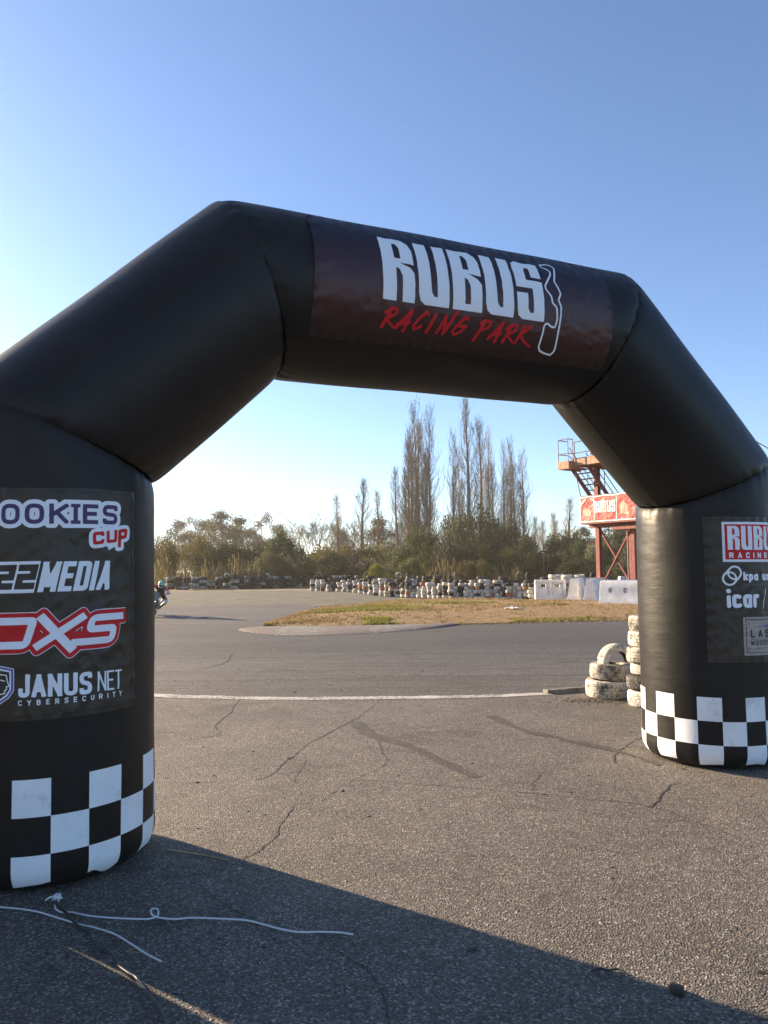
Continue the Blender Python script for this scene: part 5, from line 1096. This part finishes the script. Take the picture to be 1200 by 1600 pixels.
def bush_proto(seed, kind, w=2.0, h=3.0, count=3000, size=0.09, nl=9):
    rr = random.Random(seed); lobes = []
    for i in range(nl):
        r = rr.uniform(0.40, 0.62) * w * 0.66; x = -w * 0.6 + 1.2 * w * i / (nl - 1); top = h * (1 - 0.45 * (x / (w * 0.9)) ** 2) * rr.uniform(0.72, 1.0); lobes.append((x, rr.uniform(-.5, .5) * w * 0.6, max(r * 0.5, top - r), r, r))
        lobes.append((x, rr.uniform(-.5, .5) * w * 0.6, (top - r) * 0.45, r * 0.95, max(0.3, top * 0.45)))
    t = thing('bush', 'bush', 'bush'); mb = MB(); leaf_cloud(mb, lobes, count, size, rr); part(mb, 'foliage', L_[kind], t); t['zt'] = float(np.percentile([v_[2] for v_ in mb.v], 99))
    mb = MB()
    for i in range(7):
        x, y = rr.uniform(-.3, .3) * w, rr.uniform(-.3, .3) * w; mb.tube([(x * 0.4, y * 0.4, -0.1), (x * 0.8, y * 0.8, h * 0.4), (x * 1.5, y * 1.3, h * 0.78)], [0.05, 0.035, 0.012], 5)
    part(mb, 'stem', M['bark'], t); return t
def reed_proto(seed):
    rr = random.Random(seed); t = thing('reed_clump', 'reeds', 'reeds'); mb = MB()
    for i in range(85):
        x, y = rr.gauss(0, 0.55), rr.gauss(0, 0.35); h = 0.7 + 1.4 * rr.random() ** 1.6; lx, ly = rr.gauss(0, 0.22), rr.gauss(0, 0.18); w = 0.022; a = rr.uniform(0, 3.14); dx, dy = math.cos(a) * w, math.sin(a) * w
        mb.add([(x - dx, y - dy, -0.05), (x + dx, y + dy, -0.05), (x + lx * 0.4 + dx, y + ly * 0.4 + dy, h * 0.6), (x + lx, y + ly, h), (x + lx * 0.4 - dx, y + ly * 0.4 - dy, h * 0.6)], [(0, 1, 2, 3, 4)])
        if i % 3 == 0:
            for k in range(4): p = Vector((x + lx, y + ly, h - k * 0.06)); s = 0.05; mb.add([p + Vector((-s, 0, 0)), p + Vector((0, s, 0.03)), p + Vector((s, 0, 0.12)), p + Vector((0, -s, 0.03))], [(0, 1, 2, 3)])
    part(mb, 'stalks', L_['reed'], t); return t
BP = {k: [bush_proto(100 + i * 10 + j, k, 2.0, 3.0, 6500, 0.075) for j in range(2)] for i, k in enumerate(('dark', 'mid', 'olive', 'grey', 'bright'))}
used = set()
KN = {'dark': 'dark olive', 'mid': 'green', 'olive': 'yellowish olive', 'grey': 'grey green', 'bright': 'bright yellow green'}
def put_bush(kind, px, top, wpx, Y, label, group='bushes behind the far tyre wall', j=0):
    x, _, z = at(px, top, Y); w = wpx / FPX * Y; p = BP[kind][j % 2]; sx_ = w / 3.1; sz_ = max(0.15, z / p['zt'])
    if p.name not in used: used.add(p.name); o = p; o.location = (x, Y, 0)
    else: o = dup(p, (x, Y, 0))
    o.rotation_euler = (0, 0, random.uniform(0, 6.28)); o.scale = (sx_, sx_, sz_); o['label'] = label; o['group'] = group; o['category'] = 'bush'; return o
BL = [('olive', 262, 850, 64, 68, 'yellowish olive bush nearest the left arch leg, above the tyre wall'), ('olive', 318, 843, 70, 76, 'tall yellowish olive bush behind the reeds, left of the dark bushes'), ('dark', 345, 848, 84, 74, 'broad dark bush under the hazy tree with the pointed crown'),
      ('dark', 392, 853, 84, 76, 'dark low bush between reeds and the conical green bush'), ('mid', 437, 832, 46, 72, 'tall conical green bush right of the hazy trees'), ('dark', 462, 852, 50, 73, 'dark bush just right of the conical green bush'), ('grey', 430, 866, 74, 64, 'pale grey green rounded bush in front of the conical green bush'),
      ('olive', 500, 856, 84, 82, 'yellowish olive bush below the left bare trees'), ('olive', 555, 853, 90, 84, 'yellowish olive bush below the slim leaning poplar'), ('olive', 610, 850, 84, 86, 'yellowish olive bush left of the round dark bush'), ('dark', 520, 872, 80, 68, 'low dark bush below the bare trees, behind the tyre wall'),
      ('dark', 575, 876, 80, 68, 'low dark bush behind the small bright yellow green bush'), ('bright', 590, 883, 40, 61, 'small bright yellow green bush just above the tyre wall'), ('mid', 655, 828, 76, 74, 'round dark green bush at the foot of the tallest left poplars'), ('mid', 622, 856, 60, 70, 'green bush sloping down left of the round dark green bush'),
      ('dark', 705, 812, 74, 84, 'large dark bush at the foot of the middle poplars, left side'), ('dark', 752, 800, 90, 86, 'largest dark bush, at the foot of the middle poplars'), ('dark', 690, 850, 70, 70, 'dark bush between the round green bush and the reeds'), ('dark', 790, 818, 70, 84, 'dark bush at the foot of the right poplars'),
      ('dark', 740, 855, 80, 70, 'dark low bush above the reeds behind the white tyres'), ('olive', 745, 878, 62, 58, 'small yellowish olive bush behind the white tyre stacks'), ('dark', 826, 840, 70, 76, 'dark bush right of the right poplars'), ('mid', 806, 862, 70, 68, 'green low bush under the right poplars'), ('dark', 862, 838, 70, 78, 'dark bush below the small distant poplars'),
      ('olive', 893, 832, 50, 82, 'yellowish olive bush below the pale slim poplar'), ('dark', 850, 866, 80, 66, 'dark low bush left of the red tower, behind barriers'), ('mid', 905, 848, 60, 72, 'green bush immediately left of the red tower'), ('grey', 925, 852, 50, 70, 'grey green bush behind the left column of the tower'),
      ('dark', 965, 812, 74, 88, 'tall dark bush seen between the legs of the red tower'), ('mid', 948, 846, 60, 72, 'green bush low between the legs of the red tower'), ('dark', 905, 872, 80, 62, 'low dark bush behind the white barriers'), ('dark', 975, 868, 80, 60, 'low dark bush behind the pale blue drum'), ('mid', 1000, 828, 60, 80, 'green bush at the right column of the tower'),
      ('dark', 470, 878, 70, 66, 'low dark bush behind the gap in the tyre wall'), ('mid', 640, 874, 60, 64, 'low green bush left of the reeds behind the white tyres')]
for i, (k, px, top, w, Y, lab) in enumerate(BL): put_bush(k, px, top, w, Y, lab, j=i)
for i, px in enumerate((-160, -90, -30, 40, 110, 180, 225, 1050, 1110, 1180, 1260, 1340)):
    put_bush(('dark', 'olive', 'mid')[i % 3], px, 845, 90, 72 + (i % 3) * 4, f'{KN[("dark", "olive", "mid")[i % 3]]} bush hidden by the {"left" if px < 400 else "right"} arch leg, {ordn(i % 7 + 1)} outward', 'bushes hidden behind the arch legs', i)
RP = [reed_proto(61), reed_proto(62)]
for i, (px, top, Y, lab) in enumerate(((258, 874, 63, 'dry reeds nearest the left arch leg'), (285, 878, 63, 'dry reeds just right of the leftmost reeds'), (322, 876, 63, 'dry reeds above the tyre wall, below the tall olive bush'), (350, 878, 63, 'dry reeds below the broad dark bush'), (370, 868, 62.5, 'tallest tan reeds left of the grey green bush'), (392, 872, 62.5, 'tan reeds touching the grey green bush'),
                                        (475, 890, 66.5, 'short dry reeds right of the grey green bush'), (505, 890, 67, 'short dry reeds left of the bright small bush'), (682, 870, 59, 'pale reeds behind the white tyre stacks, left clump'), (702, 873, 59, 'pale reeds behind the white tyre stacks, middle clump'), (725, 880, 58, 'pale reeds behind the white tyre stacks, right clump'), (770, 884, 57, 'short reeds near the white tyres under the right poplars'), (790, 880, 57, 'short reeds rightmost of the clumps behind the white tyres'))):
    x, _, z = at(px, top, Y); o = RP[i] if i < 2 else dup(RP[i % 2], (x, Y, 0)); o.location = (x, Y, 0); o.scale = (1.2, 1.0, z / 2.0); o.rotation_euler = (0, 0, i * 1.3); o['label'] = lab; o['group'] = 'dry reeds behind the tyre walls'; o['category'] = 'reeds'

def poplar_proto(seed, h=20.0, stems=1, leaf=None, spread=0.085, dens=1.0):
    rr = random.Random(seed); t = thing('poplar_tree', 'poplar', 'tree'); tr = MB(); cr_ = MB()
    for s_ in range(stems):
        bx_, by_ = (0, 0) if stems == 1 else (rr.uniform(-1, 1) * 0.45, rr.uniform(-1, 1) * 0.45); hh = h * (1 if s_ == 0 else rr.uniform(0.75, 0.96)); lx, ly = rr.gauss(0, 0.02) * hh + bx_ * 0.6, rr.gauss(0, 0.02) * hh
        axis = [Vector((bx_ + lx * t_ + 0.10 * math.sin(t_ * 7 + seed), by_ + ly * t_ + 0.1 * math.cos(t_ * 6 + s_), hh * t_)) for t_ in [i / 14 for i in range(15)]]
        r0 = 0.018 * hh if stems == 1 else 0.013 * hh
        tr.tube([p - Vector((0, 0, 0.3)) if i == 0 else p for i, p in enumerate(axis)], [r0 * (1 - 0.96 * (i / 14) ** 0.9) + 0.012 for i in range(15)], 7)
        nb = int(95 * dens)
        for b in range(nb):
            f = 0.10 + 0.88 * (b / nb) ** 0.9; i = min(13, int(f * 14)); base = axis[i].lerp(axis[i + 1], f * 14 - i); a = rr.uniform(0, 6.28); env = spread * hh * (1.15 - f) * min(1, 0.35 + f * 2.4) * rr.uniform(0.5, 1.25)
            L = (0.07 + 0.17 * (1 - f) * rr.uniform(0.6, 1.2)) * hh; L = min(L, (hh * 1.01 - base.z) * 1.05 + 0.4); dr = Vector((math.cos(a), math.sin(a), 0))
            P = [base, base + dr * env * 0.55 + Vector((0, 0, L * 0.22)), base + dr * env * 0.9 + Vector((rr.gauss(0, .1), rr.gauss(0, .1), L * 0.6)), base + dr * env * rr.uniform(0.75, 1.1) + Vector((rr.gauss(0, .15), rr.gauss(0, .15), L))]
            rb_ = 0.012 + 0.045 * (1 - f) * rr.uniform(0.5, 1.2); cr_.tube(P, [rb_, rb_ * 0.75, rb_ * 0.5, 0.008], 3, cap=False)
            for w in range(int(5 * dens)):
                g_ = rr.uniform(0.2, 1.0); k = min(2, int(g_ * 3)); q = P[k].lerp(P[k + 1], g_ * 3 - k); a2 = rr.uniform(0, 6.28); l2 = rr.uniform(0.5, 1.7) * hh / 20
                o2 = Vector((math.cos(a2) * 0.28, math.sin(a2) * 0.28, 0)) * l2
                cr_.tube([q, q + o2 * 0.7 + Vector((0, 0, l2 * 0.45)), q + o2 + Vector((rr.gauss(0, .05), rr.gauss(0, .05), l2))], [0.014, 0.010, 0.005], 3, cap=False)
                if leaf and rr.random() < leaf:
                    for _ in range(2): p = q + o2 * rr.random() + Vector((0, 0, l2 * rr.random())); s3 = 0.09; u_ = Vector((rr.gauss(0, 1), rr.gauss(0, 1), rr.gauss(0, 1))).normalized() * s3; v_ = u_.orthogonal(); cr_.add([p - u_, p + v_ * 0.6, p + u_, p - v_ * 0.6], [(0, 1, 2, 3)], 1)
    part(tr, 'trunk', M['bark'], t, True); part(cr_, 'crown', [M['twig'], L_['gold'] if leaf and leaf > 0.5 else L_['brown']], t); return t
PP = [poplar_proto(201, 20, 3, 0.10, 0.12, 1.1), poplar_proto(202, 20, 1, 0.12, 0.10, 1.35), poplar_proto(203, 20, 2, 0.06, 0.12, 1.1), poplar_proto(204, 20, 1, 0.75, 0.075, 0.9)]
pu = set()
def put_tree(protos, i, px, top, Y, label, group, h0, wide=1.0, rz=None):
    p = protos[i]; x, _, z = at(px, top, Y)
    if p.name in pu: o = dup(p, (x, Y, 0))
    else: pu.add(p.name); o = p; o.location = (x, Y, 0)
    s = z / p.get('zt', h0); o.scale = (s * wide, s * wide, s); o.rotation_euler = (0, 0, random.uniform(0, 6.28) if rz is None else rz); o['label'] = label; o['group'] = group; return o
PG = 'bare poplars behind the bushes'
for (i, px, top, Y, w, lab) in ((0, 643, 637, 108, 1.0, 'tallest poplar of the left poplar pair, several stems'), (2, 662, 646, 110, 1.0, 'right poplar of the left pair, above the round green bush'), (1, 622, 735, 112, 1.2, 'short poplar on the left side of the left pair'), (2, 633, 690, 113, 1.0, 'lower poplar close against the tallest of the left pair'), (1, 653, 668, 114, 1.2, 'poplar between the two tallest of the left pair'), (1, 671, 715, 112, 1.2, 'short poplar at the right side of the left pair'), (2, 721, 706, 113, 0.9, 'lower poplar just left of the tallest poplar of all'), (1, 773, 728, 112, 1.2, 'lowest thin poplar between the middle and right groups'), (1, 806, 728, 113, 1.2, 'lower poplar between the tallest and the rightmost of the right group'), (1, 731, 627, 108, 0.95, 'tallest poplar of all, in the middle group'), (2, 708, 680, 110, 0.85, 'leftmost poplar of the middle group'),
                             (1, 746, 661, 112, 1.1, 'second tallest poplar of the middle group, right of the tallest'), (2, 757, 677, 110, 0.8, 'rightmost poplar of the middle group'), (2, 783, 697, 112, 0.85, 'left poplar of the right group'), (0, 795, 690, 114, 0.75, 'tallest poplar of the right group'), (2, 815, 712, 110, 1.1, 'rightmost bushy poplar of the right group'),
                             (1, 564, 753, 120, 1.7, 'slim dark poplar standing alone between bare trees'), (3, 591, 770, 120, 1.8, 'golden slim poplar in front of a dark conifer'), (3, 527, 778, 125, 1.7, 'golden slim poplar among the left bare trees'), (3, 888, 782, 115, 2.2, 'pale slim poplar left of the red tower'), (1, 839, 810, 170, 1.9, 'leftmost of four small distant poplars'), (1, 851, 816, 170, 1.9, 'second from left of four small distant poplars'), (1, 862, 804, 170, 1.9, 'tallest of four small distant poplars'), (1, 867.5, 817, 175, 1.9, 'rightmost of four small distant poplars')):
    put_tree(PP, i, px, top, Y, lab, PG, 20.2, w)
def broad_proto(seed, kind, h=12.0, count=2600, size=0.17, nl=16, conic=False, open_=0.0):
    rr = random.Random(seed); t = thing('broadleaf_tree', 'tree', 'tree'); tr = MB(); cr_ = MB(); ends = []
    tr.tube([(0, 0, -0.3), (0.1, 0, h * 0.25), (0, 0.1, h * 0.5), (0.1, 0, h * 0.9)], [0.02 * h, 0.016 * h, 0.011 * h, 0.003 * h], 7)
    for i in range(nl):
        f = rr.uniform(0.12, 1.0); a = rr.uniform(0, 6.28); L = h * (0.38 * (1 - f) + 0.05 if conic else rr.uniform(0.10, 0.30) * (1.15 - 0.6 * f)); b = Vector((0.05, 0.05, h * f * 0.85)); e = b + Vector((math.cos(a) * L, math.sin(a) * L, L * rr.uniform(0.1, 0.7)))
        if e.z > h * 0.95: e.z = h * 0.95
        tr.tube([b, b.lerp(e, 0.5) + Vector((0, 0, L * 0.12)), e], [0.006 * h, 0.004 * h, 0.0015 * h], 5); ends.append(e)
    lobes = [(e.x, e.y, e.z, h * rr.uniform(0.08, 0.15), h * rr.uniform(0.08, 0.13)) for e in ends] + ([] if open_ else [(0, 0, h * 0.5, h * 0.2, h * 0.28), (0, 0, h * 0.22, h * 0.24, h * 0.2)])
    leaf_cloud(cr_, lobes, count, size, rr)
    part(tr, 'trunk', M['bark'], t, True); part(cr_, 'crown', L_[kind], t); t['zt'] = max(v_[2] for v_ in cr_.v); return t
BT = [broad_proto(301, 'far', 12, 7000, 0.17, 30), broad_proto(302, 'far', 12, 6000, 0.17, 26), broad_proto(303, 'grey', 12, 6500, 0.17, 32, True), broad_proto(304, 'brown', 12, 2600, 0.16, 24, open_=1)]
HG = 'hazy trees beyond the bushes on the left'
for (i, px, top, Y, w, lab) in ((0, 275, 808, 150, 1.1, 'leftmost hazy tree, nearest the left arch leg'), (1, 305, 805, 152, 1.0, 'second hazy tree from the left arch leg'), (1, 326, 812, 158, 1.0, 'hazy tree left of the pointed hazy tree'), (2, 347, 795, 150, 1.1, 'tallest hazy tree with a pointed crown'), (2, 378, 804, 155, 1.1, 'hazy pointed tree right of the tallest hazy tree'), (3, 408, 797, 150, 0.8, 'brownish thin hazy tree right of the pointed ones'),
                             (0, 400, 822, 160, 1.2, 'low wide hazy tree under the brownish thin one'), (0, 436, 813, 156, 1.1, 'hazy tree above the conical green bush'), (1, 360, 828, 145, 1.2, 'low hazy tree in front of the pointed hazy trees'), (0, 290, 828, 145, 1.2, 'low hazy tree in front of the leftmost hazy tree'), (2, 598, 806, 125, 1.2, 'dark conifer behind the golden poplar'), (2, 533, 826, 140, 1.0, 'small dark conifer among bare trees'), (0, 960, 806, 100, 1.3, 'dark broad tree behind the red tower'), (1, 920, 822, 110, 1.2, 'broad tree left behind the red tower'),
                             (0, 880, 836, 120, 1.2, 'low tree between distant poplars and the pale poplar'), (0, 60, 800, 160, 1.3, 'hazy tree hidden behind the left arch leg'), (1, 170, 805, 165, 1.2, 'hazy tree hidden at right side of the left arch leg'), (1, 1090, 806, 130, 1.3, 'tree hidden behind the right arch leg')):
    put_tree(BT, i, px, top, Y, lab, HG if px < 450 else 'broad trees beyond the bushes', 12.3, w)
def bare_proto(seed, h=10.0):
    rr = random.Random(seed); t = thing('bare_tree', 'tree', 'tree'); tr = MB(); cr_ = MB()
    def grow(p, d, L, r, lvl):
        q = p + d * L; mid = p.lerp(q, 0.5) + Vector((rr.gauss(0, .03), rr.gauss(0, .03), 0)) * L
        (tr if lvl < 1 else cr_).tube([p, mid, q], [r, r * 0.8, r * 0.6], 6 if lvl < 1 else 3, cap=False)
        if lvl < 4:
            for k in range((3, 3, 4, 4)[lvl]):
                g_ = rr.uniform(0.45, 1.0); a = rr.uniform(0, 6.28); nd = (d + Vector((math.cos(a), math.sin(a), rr.uniform(0.1, 0.5))) * rr.uniform(0.35, 0.75)).normalized(); grow(p.lerp(q, g_), nd, L * rr.uniform(0.55, 0.8), r * 0.55, lvl + 1)
        if lvl >= 3:
            for _ in range(1): c_ = p.lerp(q, rr.random()) + Vector((rr.gauss(0, .12), rr.gauss(0, .12), rr.gauss(0, .12))); u_ = Vector((rr.gauss(0, 1), rr.gauss(0, 1), rr.gauss(0, 1))).normalized() * 0.075; v_ = u_.orthogonal(); cr_.add([c_ - u_, c_ + v_ * .5, c_ + u_, c_ - v_ * .5], [(0, 1, 2, 3)], 1)
    for s_ in range(2): grow(Vector((s_ * 0.4, 0, -0.2)), Vector((rr.gauss(0, .15), rr.gauss(0, .15), 1)).normalized(), h * 0.36, h * 0.011, 0)
    part(tr, 'trunk', M['bark'], t, True); part(cr_, 'crown', [M['twig'], L_['brown']], t)
    zs_ = [v_.co.z for v_ in KIDS[t.name][1].data.vertices]; t['zmax'] = 0.0; return t, max(zs_)
BR = [bare_proto(400 + i) for i in range(3)]
for (i, px, top, Y, lab) in ((0, 462, 806, 125, 'leftmost bare tree, thin reddish twigs'), (1, 478, 798, 130, 'tall bare tree second from left'), (2, 497, 796, 128, 'bare tree left of the golden slim poplar'), (0, 515, 800, 132, 'bare tree close on the left of the golden slim poplar'), (1, 540, 806, 130, 'bare tree right of the golden slim poplar'), (2, 556, 810, 128, 'bare tree beside the slim dark poplar'), (0, 575, 818, 130, 'bare tree between dark and golden poplars'), (1, 612, 800, 128, 'bare tree right of the dark conifer'),
                             (2, 628, 812, 124, 'bare tree under the left poplar pair'), (0, 682, 815, 118, 'bare tree between left and middle poplar groups'), (1, 825, 818, 120, 'bare tree right of the right poplar group'), (2, 240, 822, 140, 'bare tree at the edge of left arch leg')):
    t, hm = BR[i]; x, _, z = at(px, top, Y)
    if t.name in pu: o = dup(t, (x, Y, 0))
    else: pu.add(t.name); o = t; o.location = (x, Y, 0)
    s = z / hm; o.scale = (s, s, s); o.rotation_euler = (0, 0, random.uniform(0, 6.28)); o['label'] = lab; o['group'] = 'bare trees behind the olive bushes'; o['category'] = 'tree'
for ps in BP.values():
    for p in ps:
        if p.name not in used:
            for k in KIDS[p.name]: bpy.data.objects.remove(k)
            bpy.data.objects.remove(p)
# ------------------------------------------------------------------ air between the camera and the far trees
if HAZE > 0:
    m = bpy.data.materials.new('haze'); m.use_nodes = True; t_ = m.node_tree; t_.nodes.remove(t_.nodes['Principled BSDF']); pv = t_.nodes.new('ShaderNodeVolumePrincipled')
    pv.inputs['Color'].default_value = (1.0, 0.95, 0.86, 1); pv.inputs['Density'].default_value = HAZE; pv.inputs['Anisotropy'].default_value = 0.2; t_.links.new(pv.outputs[0], t_.nodes['Material Output'].inputs['Volume'])
    mb = MB(); mb.box((0, 135, 14.5), (640, 430, 31)); o = mb.build('haze', m); o['kind'] = 'stuff'; o['label'] = 'thin pale haze in the air'; o['category'] = 'haze'; o.display_type = 'WIRE'
